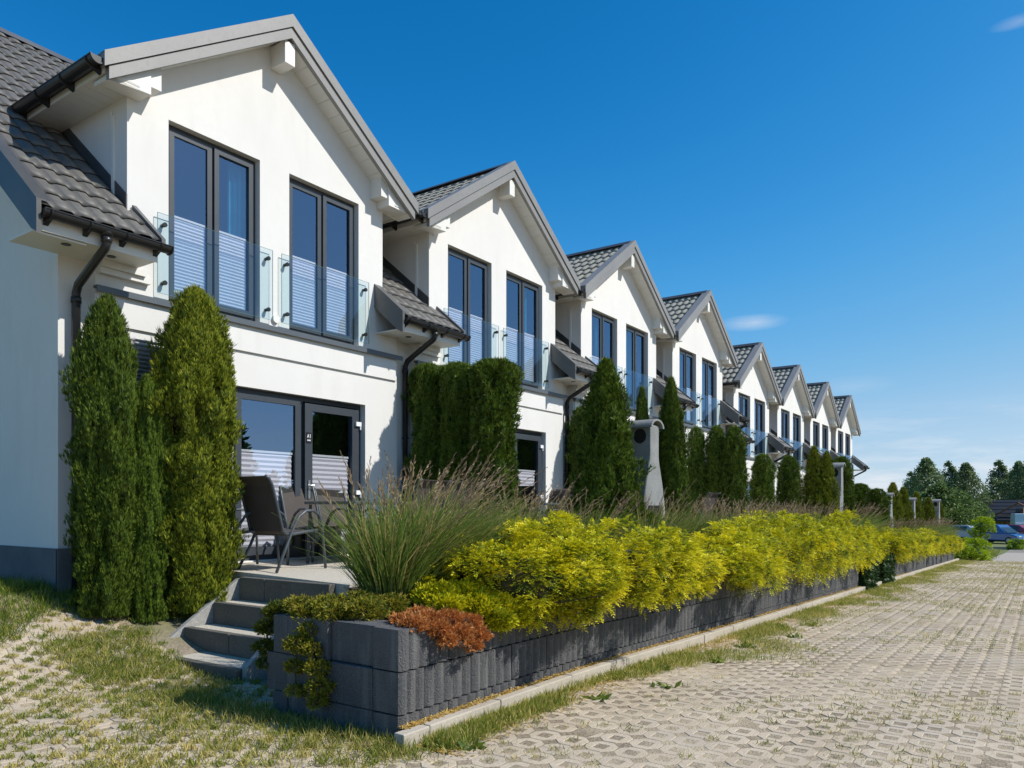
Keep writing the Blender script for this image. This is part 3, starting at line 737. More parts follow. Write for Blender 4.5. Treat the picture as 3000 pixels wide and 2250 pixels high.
def downpipe_fn(x, y0, z0, zb):
    def f(mb):
        r = .042
        mb.tube([(x, y0, z0 + .03), (x, y0, z0 - .09), (x, y0 + .02, z0 - .13), (x, 8.0, z0 - .40), (x, 8.045, z0 - .48), (x, 8.045, zb)], r, 10)
        mb.tube([(x, y0, z0 - .035), (x, y0, z0 - .085)], r + .009, 10); mb.tube([(x, y0, z0 + .05), (x, y0, z0 - .02)], r + .016, 10)
        mb.tube([(x, 8.045, z0 - .52), (x, 8.045, z0 - .58)], r + .008, 10)
        for z in (z0 - 1.6, z0 - 2.7): mb.tube([(x, 8.045, z), (x, 8.045, z + .03)], r + .010, 10)
    return f
def rake(mb, side, t0, t1, y0, y1, x_out, x_in=0.0):
    """board following the dormer rake between depths t0 and t1 under the top line"""
    xo = XC + side * x_out; xi = XC + side * x_in
    poly = [(xo, dormz(xo) - t0), (xi, TOPZ - DSL * x_in - t0), (xi, TOPZ - DSL * x_in - t1), (xo, dormz(xo) - t1)]
    mb.prism(poly, 'y', y0, y1)
house_labels = [
 'nearest white terraced house, at the end of the row, with A1 on its door',
 'second white terraced house from the camera, behind the flat-topped hedge columns',
 'third white house in the row, behind the grey grill chimney and conical conifers',
 'fourth white house in the row, the last before the roofs step down',
 'fifth white house in the row, first of the lower four',
 'sixth white house in the row, in the lower block',
 'seventh white house in the row, last but one',
 'farthest white house, the last gable at the far end of the row']
B = ((.56, 'p'), (.56, 'p'))
blinds = [(((.49, 'p'), (.49, 'p'), ((.76, .97),)), ((.49, 'p'), (.49, 'p'), ())),
          (((.50, 'p'), (.50, 'p'), ()), ((.50, 'p'), (.50, 'p'), ((.62, .80),))),
          (((.50, 'p'), (.52, 'q'), ((.5, .72),)), (None, None, ((.30, .62),))),
          ((None, (.5, 'p'), ((.60, .78),)), (None, (.5, 'p'), ((.60, .78),))),
          ((None, None, ((.6, .8),)), (None, None, ())), ((None, None, ()), (None, None, ((.1, .3),))), ((None, None, ()), (None, None, ())), ((None, None, ()), (None, None, ()))]
houses = []
for k in range(8):
    h = thing('terraced_house', house_labels[k], 'house', (XC + k * PITCH, 8.0, .8 - (.6 if k > 3 else 0)), 0, 'white terraced houses in one row')
    houses.append(h)
    part('wall', 'wall', h, wall_fn, stucco)
    for x, s_ in ((DL, 1), (DR, -1)): part(('cheek', s_), 'dormer_cheek', h, cheek_fn(x, s_), stucco)
    part('room', 'room', h, room_fn, interior)
    last = k in (3, 7); first = k in (0, 4)
    part(('rec', last), 'side_wall', h, recess_fn(BR, 8.84 if not last else 8.60), stucco)
    if first: part('recL', 'side_wall', h, recess_fn(3.66, BL), stucco)
    part('band', 'string_band', h, lambda mb: mb.box(BL + .03, BR - .03, 7.972, 8.0, 3.415, 3.735), stucco)
    part('sill', 'sill', h, lambda mb: (mb.box(BL - .02, BR + .06, 7.925, 8.004, 3.765, 3.790), mb.box(BL - .02, BR + .06, 7.925, 7.937, 3.725, 3.765)), sillm)
    window(h, W1, 'a', blinds[k][0]); window(h, W2, 'b', blinds[k][1])
    balcony(h, W1, 'a'); balcony(h, W2, 'b')
    door(h, k)
    # small plaster mouldings under the eaves at the bay corners
    part('mould', 'moulding', h, lambda mb: (mb.box(BL + .02, 4.46, 7.90, 8.0, 3.985, 4.055), mb.box(BL + .02, 4.53, 7.935, 8.0, 3.925, 3.985)), pvc)
    # dormer roof
    dr = part('dbaseL', 'dormer_roof', h, dormer_base(-1), dark_sheet)
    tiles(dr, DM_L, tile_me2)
    dr2 = part('dbaseR', 'dormer_roof', h, dormer_base(1), dark_sheet)
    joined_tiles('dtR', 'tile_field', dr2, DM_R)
    part('ridgecap', 'ridge_cap', h, lambda mb: mb.prism([(XC - .15, TOPZ - .095), (XC, TOPZ + .012), (XC + .15, TOPZ - .095), (XC, TOPZ - .02)], 'y', 7.76, 11.8), dark_sheet)
    for s_ in (-1, 1):
        part(('b1', s_), 'barge_flashing', h, lambda mb: rake(mb, s_, .0, .152, 7.655, 7.735, 2.325), barge)
        part(('b2', s_), 'barge_board', h, lambda mb: rake(mb, s_, .160, .290, 7.676, 7.735, 2.27), barge)
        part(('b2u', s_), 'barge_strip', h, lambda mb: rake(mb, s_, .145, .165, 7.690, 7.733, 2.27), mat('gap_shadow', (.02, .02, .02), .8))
        part(('b3', s_), 'barge_return', h, lambda mb: rake(mb, s_, -.004, .012, 7.656, 7.86, 2.325), barge)
        so_ = part(('rs', s_), 'rake_soffit', h, lambda mb: rake(mb, s_, .245, .262, 7.735, 8.02, 2.16), pvc)
        if s_ > 0:
            for q in range(11):
                x = XC + .12 + q * .185
                part(('rp', q), 'soffit_board', so_, lambda mb: mb.prism([(x, dormz(x) - .262), (x + .179, dormz(x + .179) - .262), (x + .179, dormz(x + .179) - .272), (x, dormz(x) - .272)], 'y', 7.737, 8.0), pvc)
        x0, x1 = sorted((XC + s_ * 2.27, XC + s_ * 1.915))
        sf = part(('es', s_), 'eave_soffit', h, lambda mb: mb.box(x0 + (.0 if s_ < 0 else 0), x1, 7.742, 9.7, 5.915, 5.93), pvc)
        if s_ < 0:
            for q in range(12):
                y = 7.745 + q * .152
                part(('ep', q), 'soffit_board', sf, lambda mb: mb.box(x0 + .002, x1, y, y + .146, 5.903, 5.9145), pvc)
        xf = XC + s_ * 2.272
        part(('ef', s_), 'fascia', h, lambda mb: mb.box(min(xf, xf + s_ * .02), max(xf, xf + s_ * .02), 7.745, 9.7, 5.895, 6.045), pvc)
        # boxed corner at the foot of the gable
        xa, xb = sorted((XC + s_ * 2.255, XC + s_ * 1.79)); xi = XC + s_ * 1.79; xm_ = XC + s_ * 1.66
        def boxed(mb):
            A = XC + s_ * 2.255
            mb.prism([(A, 5.885), (xi, 5.885), (xi, dormz(xi) - .27), (A, dormz(A) - .27)], 'y', 7.750, 8.002)
            mb.prism([(xi, 5.985), (xm_, 5.985), (xm_, dormz(xm_) - .27), (xi, dormz(xi) - .27)], 'y', 7.775, 8.002)
        part(('bx', s_), 'boxed_corner', h, boxed, pvc)
        gx_ = XC + s_ * 2.375
        gut = part(('dg', s_), 'dormer_gutter', h, gutter_fn((gx_, 7.69, 5.995), (gx_, 9.72, 6.0), .068), gutterm, smooth=False)
        for q, y in enumerate((7.80, 8.35, 8.9, 9.45)):
            part(('dgb', s_, q), 'bracket', gut, bracket_fn((gx_, y, 5.995), .068, (s_, 0, 0)), gutterm)
    part('beam', 'ridge_beam', h, lambda mb: mb.box(XC - .078, XC + .078, 7.715, 8.01, 7.05, 7.33), pvc, bevel=.006)
    part('conduit', 'conduit', h, lambda mb: (mb.box(4.272, 4.299, 8.235, 8.275, 4.86, 5.75), mb.tube([(4.285, 8.29, 5.80), (4.285, 8.29, 5.6)], .010, 6)), pvc)
    for x, x2 in ((4.288, 4.302), (8.142, 8.128)):
        ya, yb = 7.998, 9.6
        part(('flash', x), 'flashing', h, lambda mb: mb.add([(x, ya, mainz(ya) - .05), (x, yb, mainz(yb) - .05), (x, yb, mainz(yb) + .14), (x, ya, mainz(ya) + .14),
                                                            (x2, ya, mainz(ya) - .05), (x2, yb, mainz(yb) - .05), (x2, yb, mainz(yb) + .14), (x2, ya, mainz(ya) + .14)],
                                                           [(0, 1, 2, 3), (7, 6, 5, 4), (0, 3, 7, 4), (3, 2, 6, 7), (2, 1, 5, 6), (1, 0, 4, 5)]), dark_sheet)
    # main roof: pieces that reach down between the dormers
    def pent(key, x0, x1, xa, xb, top, pipe_x, verge_l, verge_r):
        def base(mb):
            for (a, b_, y0, y1) in ((x0, x1, RY0, 8.0), (xa, xb, 8.0, top)) + (((xb, 5.9, 9.7, top),) if key == 'L' else ()):
                slope_sheet(mb, ((a, y0, mainz(y0) - .045), (b_, y0, mainz(y0) - .045), (b_, y1, mainz(y1) - .045), (a, y1, mainz(y1) - .045)))
        rf = part(('mr', key), 'main_roof', h, base, dark_sheet)
        tiles(rf, main_mats(x0 + .02, x1 - .04, RY0 - .03, top, xa, xb, key == 'L'))
        part(('fa', key), 'fascia', h, lambda mb: mb.box(x0 + .03, x1 - .03, 7.515, 7.535, 4.045, 4.225), pvc)
        sf = part(('so', key), 'eave_soffit', h, lambda mb: mb.box(x0 + .032, x1 - .032, 7.536, 8.12, 4.055, 4.07), pvc)
        for q in range(2):
            vx = x0 + (x1 - x0) * (.32, .68)[q]
            part(('sv', key, q), 'soffit_vent', sf, lambda mb: mb.tube([(vx, 7.75, 4.056), (vx, 7.75, 4.050)], .045, 12), gutterm)
        g = part(('pg', key), 'gutter', h, gutter_fn((x0 + .04, 7.445, 4.215), (x1 + .06, 7.445, 4.205), .066), gutterm)
        for q in range(4):
            bx_ = x0 + .10 + (x1 - x0 - .16) * q / 3
            part(('pb', key, q), 'bracket', g, bracket_fn((bx_, 7.445, 4.213), .066, (0, -1, 0)), gutterm)
        if pipe_x: part(('dpipe', key), 'downpipe', h, downpipe_fn(pipe_x, 7.445, 4.16, zg(4, 8) - .3 if k == 0 else -.2), gutterm, smooth=True)
        for vx, s2, ytop in ((x0, -1, verge_l), (x1, 1, verge_r)):
            if not ytop: continue
            a, b_ = (vx - .012, vx + .03) if s2 < 0 else (vx - .03, vx + .012)
            th = .24 if s2 < 0 else .10; hi = .055 if s2 < 0 else .03
            part(('ve', key, s2), 'verge_board', h, lambda mb: (mb.prism([(7.435, mainz(7.435) + hi), (ytop, mainz(ytop) + hi), (ytop, mainz(ytop) - th * 1.15), (7.535, mainz(7.535) - th * 1.15), (7.435, mainz(7.435) - th)], 'x', a, b_),
                                                        mb.prism([(7.435, mainz(7.435) + hi + .001), (ytop, mainz(ytop) + hi + .001), (ytop, mainz(ytop) + hi + .013), (7.435, mainz(7.435) + hi + .013)], 'x', a - .002, b_ + .09 if s2 < 0 else b_)), dark_sheet if (s2 < 0 and k == 0 and vx < 4) else MT['verge_sheet'])
    mat('verge_sheet', (.10, .10, .10), .4, noise=(2, (.13, .128, .12), .4, .7))
    if k == 0: pent('L', 3.18, 4.39, 3.18, DL, RIDGE_Y - .1, 3.80, RIDGE_Y, 8.0)
    if k == 4: pent('L4', 3.56, 4.39, 3.56, DL, 10.2, 3.86, 8.3, 8.0)
    if k in (3,): pent('R3', 7.97, 8.72, DR, 8.66, 11.6, 8.62, 8.0, 8.9)
    elif k == 7: pent('R7', 7.97, 9.25, DR, 9.25, 11.6, 8.66, 8.0, 9.6)
    else: pent('R', 7.97, 9.38, DR, DL + PITCH, 11.6, 8.67, 8.0, 8.0)
    def top_sheet(mb):
        a, b_ = (3.18 if first else 3.66), (8.8 if last else 3.66 + PITCH)
        slope_sheet(mb, ((a, 11.55, mainz(11.55) - .09), (b_, 11.55, mainz(11.55) - .09), (b_, 12.5, mainz(12.5) - .09), (a, 12.5, mainz(12.5) - .09)))
        slope_sheet(mb, ((b_, 17.6, mainz(7.4) - .06), (a, 17.6, mainz(7.4) - .06), (a, 12.5, mainz(12.5) - .06), (b_, 12.5, mainz(12.5) - .06)))
    part(('top', first, last), 'upper_roof', h, top_sheet, tilem)
    part(('mridge', first, last), 'main_ridge_cap', h, lambda mb: mb.prism([(12.36, mainz(12.36) + .03), (12.5, mainz(12.5) + .05), (12.64, mainz(12.36) + .03), (12.5, mainz(12.5) - .03)], 'x', 3.17 if first else 3.66, 8.8 if last else 3.66 + PITCH), MT['verge_sheet'])
    def gable_fn(x, s_):
        def f(mb):
            q = [(x, 8.12, -1.2), (x, 8.12, 4.55), (x, 12.5, mainz(12.5) - .12), (x, 16.9, 4.55), (x, 16.9, -1.2)]
            mb.quad(*(q if s_ < 0 else q[::-1]))
        return f
    if first: part('gabL', 'gable_wall', h, gable_fn(3.66, -1), stucco)
    if last: part(('gabR', k), 'gable_wall', h, gable_fn(8.60, 1), stucco)
    part(('bw', last), 'back_wall', h, lambda mb: mb.quad((8.60 if last else 3.66 + PITCH, 16.9, -1.2), (3.66, 16.9, -1.2), (3.66, 16.9, 4.6), (8.60 if last else 3.66 + PITCH, 16.9, 4.6)), stucco)
    part(('pl', k == 0), 'plinth', h, lambda mb: ((mb.box(3.64, 3.655, 8.10, 16.9, -1.0, 1.09), mb.box(3.64, BL, 8.085, 8.118, -1.0, 1.09)) if k == 0 else mb.box(BL + .02, BR - .02, 7.985, 7.998, -1.0, .70)), plinth)
# soffit plate under the side verge of the end house
part('gsoff', 'verge_soffit', houses[0], lambda mb: mb.prism([(7.54, mainz(7.54) - .30), (12.5, mainz(12.5) - .30), (12.5, mainz(12.5) - .285), (7.54, mainz(7.54) - .285)], 'x', 3.20, 3.66), pvc)
part('bump', 'wall_lamp', houses[0], lambda mb: mb.tube([(6.205, 7.965, 3.90), (6.205, 8.001, 3.90)], .05, 14), pvc)
def screen_fn(mb):
    n = 22
    for q in range(n): mb.tube([(4.15, 7.945, 2.35 + q * .045), (5.35, 7.945, 2.35 + q * .045)], .016, 6)
    for x in (4.3, 4.75, 5.2): mb.box(x - .015, x + .015, 7.965, 7.998, 2.33, 3.34)
part('screen', 'slatted_screen', houses[0], screen_fn, mat('screen_grey', (.30, .28, .27), .8))

# ================================================================== PLANTS
def xat(px, Y):      # distance along the row of something seen at photo column px that stands Y in front of the camera line
    u = (px - 1500) / 2225; return Y * (VX + u * VY) / (VY - u * VX)
def fan(P, D, T, L, Wd, nb, spread, t0, t1, var=.12):
    """sprays: nb diamond blades fanned in the plane of D and T; base tint t0, tip tint t1"""
    n = len(P); D = unit(D); T = unit(T - D * np.sum(T * D, 1, keepdims=True)); out = []
    L = np.broadcast_to(L, n)
    for j in range(nb):
        a = (j - (nb - 1) / 2) / max(1, (nb - 1) / 2) * spread + rng.normal(0, .10, n)
        d = D * np.cos(a)[:, None] + T * np.sin(a)[:, None] + rng.normal(0, .16, (n, 3))
        l = L * (1 - .22 * np.abs(a) / max(spread, .01)) * rng.uniform(.75, 1.15, n)
        V, F, _ = blades(P + d * (L * .10)[:, None], d, l, Wd, roll=np.cross(D, T) + rng.normal(0, .35, (n, 3)))
        tv = rng.normal(0, var, n)
        tt = np.stack([np.broadcast_to(t0, n) + tv, np.broadcast_to((t0 + t1) / 2, n) + tv, np.broadcast_to(t1, n) + tv, np.broadcast_to((t0 + t1) / 2, n) + tv], 1).ravel()
        out.append((V, F, np.clip(tt, 0, 1)))
    return merge(out)
def lumps(n, amp, wt, wz):
    th = rng.uniform(0, 2 * math.pi, n); z = rng.uniform(0, 1, n); A = rng.normal(0, amp, n)
    def f(TH, Tz):
        s_ = np.zeros_like(TH)
        for a, b_, c in zip(th, z, A):
            d = np.angle(np.exp(1j * (TH - a))); s_ += c * np.exp(-(d / wt) ** 2 - ((Tz - b_) / wz) ** 2)
        return s_
    return f
def prof_round(t): return np.clip(.84 + .2 * np.sin(np.clip(t, 0, 1) * math.pi * .8 + .2), 0, 1.02) * np.clip(1 - np.clip((t - .60) / .40, 0, 1) ** 2.0, 0, 1) ** .55
def prof_column(t): return np.clip(.92 + .08 * np.sin(t * 7), 0, 1) * np.sqrt(np.clip(1 - np.clip((t - .925) / .075, 0, 1) ** 2.6, 0, 1))
def prof_dome(t): return np.clip(.90 + .10 * np.sin(t * 6), 0, 1) * np.sqrt(np.clip(1 - np.clip((t - .74) / .26, 0, 1) ** 2.2, 0, 1))
def prof_cone(t): return np.clip(np.minimum(1.0, .75 + t * 1.6), 0, 1) * np.clip(1.0 - t, 0, 1) ** .62 * 1.08
def thuja_proto(Hh, Rr, prof, n, L, m, nb=5, seed=0):
    global rng; rng = np.random.default_rng(seed)
    lf = lumps(420, .25, .11, .036); lf2 = lumps(30, .12, .42, .20)
    t = rng.uniform(0.0, 1, n * 4); keep = rng.uniform(0, 1, n * 4) < (prof(t) * .94 + .06); t = t[keep][:n]; n = len(t)
    th = rng.uniform(0, 2 * math.pi, n)
    rad = Rr * prof(t) * (1 + lf(th, t) + lf2(th, t)); dep = rng.beta(3.2, 1.2, n)
    r = rad * (.56 + .46 * dep)
    O3 = np.stack([np.cos(th), np.sin(th), np.zeros(n)], 1); P = O3 * r[:, None]; P[:, 2] = .04 + t * Hh * .985
    D = O3 * rng.uniform(.10, .60, n)[:, None] + np.array([0, 0, 1.0]) * rng.uniform(.55, 1.2, n)[:, None] + rng.normal(0, .22, (n, 3))
    ph = rng.uniform(0, math.pi, n)[:, None]; TA = np.stack([-np.sin(th), np.cos(th), np.zeros(n)], 1)
    T = TA * np.cos(ph) + np.array([0, 0, 1.0]) * np.sin(ph)
    t0 = .10 + rng.normal(0, .10, n); brown = rng.uniform(0, 1, n) < .03
    t1 = np.where(brown, 1.0, np.clip(t0 + .62, 0, .92))
    V, F, ti = fan(P, D, T, L * rng.uniform(.7, 1.25, n), L * .145, nb, .40, t0, t1)
    root = thing('conifer', None, None)
    link('crown', np_mesh('crown', V, F, m, ti), root)
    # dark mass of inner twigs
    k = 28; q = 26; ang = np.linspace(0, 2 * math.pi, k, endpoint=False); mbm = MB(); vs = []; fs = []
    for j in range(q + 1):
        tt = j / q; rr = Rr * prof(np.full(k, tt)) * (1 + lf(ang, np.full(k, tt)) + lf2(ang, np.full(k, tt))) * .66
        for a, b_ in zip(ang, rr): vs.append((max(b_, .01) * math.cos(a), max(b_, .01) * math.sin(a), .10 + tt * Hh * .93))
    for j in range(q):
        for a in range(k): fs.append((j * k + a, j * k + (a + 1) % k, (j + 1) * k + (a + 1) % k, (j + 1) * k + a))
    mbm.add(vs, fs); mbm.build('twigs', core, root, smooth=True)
    mt = MB(); mt.tube([(0, 0, -.15), (0, 0, Hh * .3), (0, 0, Hh * .8)], [.05, .045, .01], 8); mt.build('trunk', bark, root)
    return root
USED = set()
def place(proto, label, loc, sxy=1.0, sz=1.0, rz=0.0, group=None, name=None, cat=None):
    if proto.name in USED: o = copy_tree(proto)
    else: o = proto; USED.add(proto.name)
    o.location = loc; o.rotation_euler = (0, 0, rz); o.scale = (sxy, sxy, sz)
    tag(o, label, cat, group)
    return o
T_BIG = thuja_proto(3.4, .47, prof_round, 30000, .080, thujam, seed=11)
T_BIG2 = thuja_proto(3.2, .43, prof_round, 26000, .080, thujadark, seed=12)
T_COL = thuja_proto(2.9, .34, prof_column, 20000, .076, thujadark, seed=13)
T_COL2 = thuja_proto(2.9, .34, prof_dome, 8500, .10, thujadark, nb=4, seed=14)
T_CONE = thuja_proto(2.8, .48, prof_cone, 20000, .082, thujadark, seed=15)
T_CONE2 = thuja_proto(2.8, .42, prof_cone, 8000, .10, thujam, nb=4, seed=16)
GT = 'conifers planted as screens along the row'
def con(proto, label, x, y, z, height, width, rz, native):
    place(proto, label, (x, y, z), width / (2 * native[1]), height / native[0], rz, GT, cat='conifer')
BIG, COL, CONE, CONE2 = (3.4, .47), (2.9, .34), (2.8, .48), (2.8, .42)
con(T_BIG, 'tall sunlit conifer column right beside the garden steps', 4.72, 7.42, .36, 3.46, .76, .4, BIG)
con(T_BIG2, 'dark rounded conifer nearest the corner of the first house, left of its neighbours', 3.86, 7.55, .38, 3.18, .50, 1.3, (3.2, .43))
con(T_BIG2, 'slender lower conifer squeezed between the two tall ones by the first house', 4.18, 7.40, .32, 2.50, .30, 4.0, (3.2, .43))
for i, (y, hh, wd, lab) in enumerate(((7.70, 2.92, .56, 'flat-topped conifer column touching the wall between the first two houses'),
                                     (7.12, 2.88, .60, 'flat-topped conifer column in the middle of the hedge after the first door'),
                                     (6.46, 2.86, .72, 'flat-topped conifer column at the outer end of the hedge after the first door'))):
    con(T_COL, lab, 8.80 + .02 * i, y, .74, hh, wd, i * 2.1, COL)
con(T_CONE, 'big pointed conifer left of the grey grill chimney', 9.73, 5.13, .70, 2.90, 1.04, .5, CONE)
con(T_CONE, 'pointed conifer right of the grey grill chimney', 11.4, 4.85, .70, 2.84, .66, 3.0, CONE)
con(T_CONE, 'small conifer with browned tip peeping over the grey grill chimney', 11.18, 5.25, .70, 2.70, .44, 5.0, CONE)
for i, (y, lab) in enumerate(((7.72, 'conifer column by the wall, behind the big pointed conifer'), (7.05, 'conifer column half hidden behind the big pointed conifer'))):
    con(T_COL2, lab, 13.62, y, .74, 2.80, .62, i * 1.7, COL)
for i, (px, y, hh, wd, lab) in enumerate(((2040, 7.10, 2.75, .50, 'clipped conifer column, first of three right of the grill chimney'), (2098, 6.65, 2.76, .54, 'clipped conifer column, middle of three right of the grill chimney'), (2153, 6.15, 2.72, .60, 'clipped conifer column, last of three right of the grill chimney'))):
    con(T_COL2, lab, xat(px, y), y, .74, hh, wd, 1 + i * 2.3, COL)
con(T_COL2, 'round-headed clipped conifer in front of the fifth house', xat(2235, 7.0), 7.0, .16, 2.95, .72, .3, COL)
con(T_COL2, 'second round-headed clipped conifer in front of the fifth house', xat(2310, 6.6), 6.6, .16, 2.95, .80, 2.3, COL)
con(T_CONE2, 'pointed conifer, left one of a pair left of the second grill chimney', xat(2385, 4.55), 4.55, .55, 2.42, .72, .9, CONE2)
con(T_CONE2, 'pointed conifer, right one of a pair left of the second grill chimney', xat(2422, 4.28), 4.28, .50, 2.35, .62, 3.9, CONE2)
con(T_COL2, 'conifer right behind the second grill chimney', xat(2466, 4.25), 4.25, .45, 2.35, .62, 5.1, COL)
con(T_COL2, 'low rounded conifer in front of the last house', xat(2518, 5.6), 5.6, .16, 2.22, 1.0, 2.2, COL)
con(T_COL2, 'low rounded conifer just past the end of the row', xat(2570, 4.22), 4.22, .1, 1.98, .74, .2, COL)
con(T_CONE2, 'dark pointed conifer left of the third grill chimney', xat(2616, 4.20), 4.20, .05, 2.30, .86, 1.2, CONE2)
con(T_CONE2, 'pointed conifer between the third and fourth grill chimneys', xat(2646, 4.24), 4.24, .05, 2.2, .84, 2.7, CONE2)
con(T_CONE2, 'slim pointed conifer right of the fourth grill chimney', xat(2684, 4.22), 4.22, .0, 2.15, .72, 4.4, CONE2)
con(T_CONE2, 'small pointed conifer left of the farthest grill chimney', xat(2720, 4.18), 4.18, -.1, 2.05, .88, 5.4, CONE2)
con(T_CONE2, 'narrow conifer right of the farthest grill chimney', xat(2755, 4.12), 4.12, -.1, 1.85, .60, 2.4, CONE2)

# ---- golden shrubs hanging over the wall
def shrub_proto(name, a, b_, c, nl, rl, ns, L, m, nb=6, droop=.35, seed=0, t0=.10, t1=.85, zc=.40, low=-.75):
    global rng; rng = np.random.default_rng(seed)
    d = unit(rng.normal(size=(nl * 3, 3))); d = d[d[:, 2] > low][:nl]; nl = len(d)
    cen = d * np.array([a, b_, c]) * rng.uniform(.62, 1.0, nl)[:, None]; cen[:, 2] += zc
    rr = rl * rng.uniform(.7, 1.3, nl); parts = []
    dd = unit(rng.normal(size=(nl, ns, 3)) + d[:, None, :] * 1.15)
    P = (cen[:, None, :] + dd * (rr[:, None] * rng.uniform(.55, 1.0, (nl, ns)))[..., None]).reshape(-1, 3); D = dd.reshape(-1, 3)
    n = len(P)
    outer = np.clip(np.sum((P - np.array([0, 0, zc])) ** 2 / np.array([a + rl, b_ + rl, c + rl]) ** 2, 1), 0, 1.2)
    D = D + rng.normal(0, .3, (n, 3)) + np.array([0, 0, .25]) - np.array([0, 0, droop]) * rng.uniform(0, 1, n)[:, None]
    T = rng.normal(size=(n, 3)); T[:, 2] *= .35
    lt = np.repeat(rng.normal(0, .10, nl), ns)
    V, F, ti = fan(P, D, T, L * rng.uniform(.7, 1.3, n), L * .27, nb, .85, t0 + lt + .12 * outer, t1 + lt - .12 + .22 * outer, .10)
    root = thing(name, None, None)
    link('foliage', np_mesh('foliage', V, F, m, ti), root)
    mbm = MB(); vs = []; fs = []; k = 14; q = 9
    for j in range(q + 1):
        ph = math.pi * j / q
        for i in range(k):
            an = 2 * math.pi * i / k; w_ = .50 + rng.normal(0, .05)
            vs.append((a * w_ * math.sin(ph) * math.cos(an), b_ * w_ * math.sin(ph) * math.sin(an), zc + c * w_ * -math.cos(ph)))
    for j in range(q):
        for i in range(k): fs.append((j * k + i, j * k + (i + 1) % k, (j + 1) * k + (i + 1) % k, (j + 1) * k + i))
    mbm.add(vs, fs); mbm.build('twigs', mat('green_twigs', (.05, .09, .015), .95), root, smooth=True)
    ms = MB()
    for i in range(6):
        an = i * 1.05; e = (a * .6 * math.cos(an), b_ * .6 * math.sin(an), zc + c * .2)
        ms.tube([(0, 0, -.05), (e[0] * .4, e[1] * .4, zc * .5), e], [.018, .014, .006], 6)
    ms.build('stem', bark, root)
    return root
def frond_shrub(name, a, b_, c, nl, rl, nf, L, m, pairs, seed, zc=.40):
    """shrub of layered feathery fronds: leaflets in two rows along short drooping axes"""
    global rng; rng = np.random.default_rng(seed)
    d = unit(rng.normal(size=(nl * 3, 3))); d = d[d[:, 2] > -.8][:nl]; nl = len(d)
    cen = d * np.array([a, b_, c]) * rng.uniform(.50, 1.24, nl)[:, None]; cen[:, 2] += zc
    rr = rl * rng.uniform(.55, 1.3, nl); lt = rng.normal(0, .19, nl)
    dd = unit(rng.normal(size=(nl, nf, 3)) * np.array([1, 1, .75]) + d[:, None, :] * .9 + np.array([0, 0, .25]))
    P = (cen[:, None, :] + dd * (rr[:, None] * rng.uniform(.25, .85, (nl, nf)))[..., None]).reshape(-1, 3); D = dd.reshape(-1, 3).copy()
    n = len(P); D[:, 2] *= .55; D[:, 2] += rng.normal(.05, .22, n); D = unit(D)
    S_ = unit(np.cross(D, np.array([0, 0, 1.0]) + rng.normal(0, .25, (n, 3)))); N = np.cross(S_, D)
    Lf = L * rng.uniform(.65, 1.3, n); tl = np.repeat(lt, nf) + rng.normal(0, .08, n); parts = []
    for j in range(pairs):
        q = .12 + .88 * j / (pairs - 1); ax = P + D * (Lf * q)[:, None] - np.array([0, 0, 1.0]) * (Lf * .28 * q * q)[:, None]
        for sg in ((-1, 1) if j < pairs - 1 else (0,)):
            dr = D * (.55 + .45 * q) + S_ * sg * .8 + N * rng.normal(.1, .2, n)[:, None]
            V, F, _ = blades(ax, dr, Lf * (.46 - .20 * q), Lf * .125, roll=N + rng.normal(0, .35, (n, 3)))
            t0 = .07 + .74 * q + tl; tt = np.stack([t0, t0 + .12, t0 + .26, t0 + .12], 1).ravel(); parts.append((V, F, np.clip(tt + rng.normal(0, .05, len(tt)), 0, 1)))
    V, F, ti = merge(parts); root = thing(name, None, None); link('foliage', np_mesh('foliage', V, F, m, ti), root)
    ms = MB()
    for i in range(9):
        e = cen[i * (nl // 9)]; ms.tube([(0, 0, -.05), (e[0] * .35, e[1] * .35, zc * .45), tuple(e)], [.02, .014, .004], 6)
    ms.build('stem', bark, root)
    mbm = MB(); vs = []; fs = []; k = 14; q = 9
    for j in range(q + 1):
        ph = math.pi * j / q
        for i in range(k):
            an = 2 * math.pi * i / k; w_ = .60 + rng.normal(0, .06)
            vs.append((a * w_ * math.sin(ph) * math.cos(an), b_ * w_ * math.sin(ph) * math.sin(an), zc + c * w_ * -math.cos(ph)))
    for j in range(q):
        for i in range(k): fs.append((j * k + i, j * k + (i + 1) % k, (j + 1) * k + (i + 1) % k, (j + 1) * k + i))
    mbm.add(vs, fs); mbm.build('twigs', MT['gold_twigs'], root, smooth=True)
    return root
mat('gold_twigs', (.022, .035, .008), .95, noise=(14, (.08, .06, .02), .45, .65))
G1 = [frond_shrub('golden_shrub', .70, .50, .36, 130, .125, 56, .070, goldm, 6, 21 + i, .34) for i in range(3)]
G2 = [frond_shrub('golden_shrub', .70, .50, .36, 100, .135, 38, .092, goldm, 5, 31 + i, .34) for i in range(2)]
ordn = ['first', 'second', 'third', 'fourth', 'fifth', 'sixth', 'seventh', 'eighth', 'ninth', 'tenth', 'eleventh', 'twelfth', 'thirteenth', 'fourteenth', 'fifteenth', 'sixteenth', 'seventeenth', 'eighteenth', 'nineteenth', 'twentieth']
GG = 'golden shrubs along the top of the wall'
random.seed(3)
gz_ = [.88, 1.0, .92, .76, .74, .80, .90, 1.0, 1.18, 1.16, 1.06, 1.2, 1.12, 1.22, 1.2]
gx_ = [5.0, 5.72, 6.55, 7.4, 8.2, 9.05, 9.95, 10.85, 11.8, 12.75, 13.7, 14.7, 15.7, 16.7, 17.6]
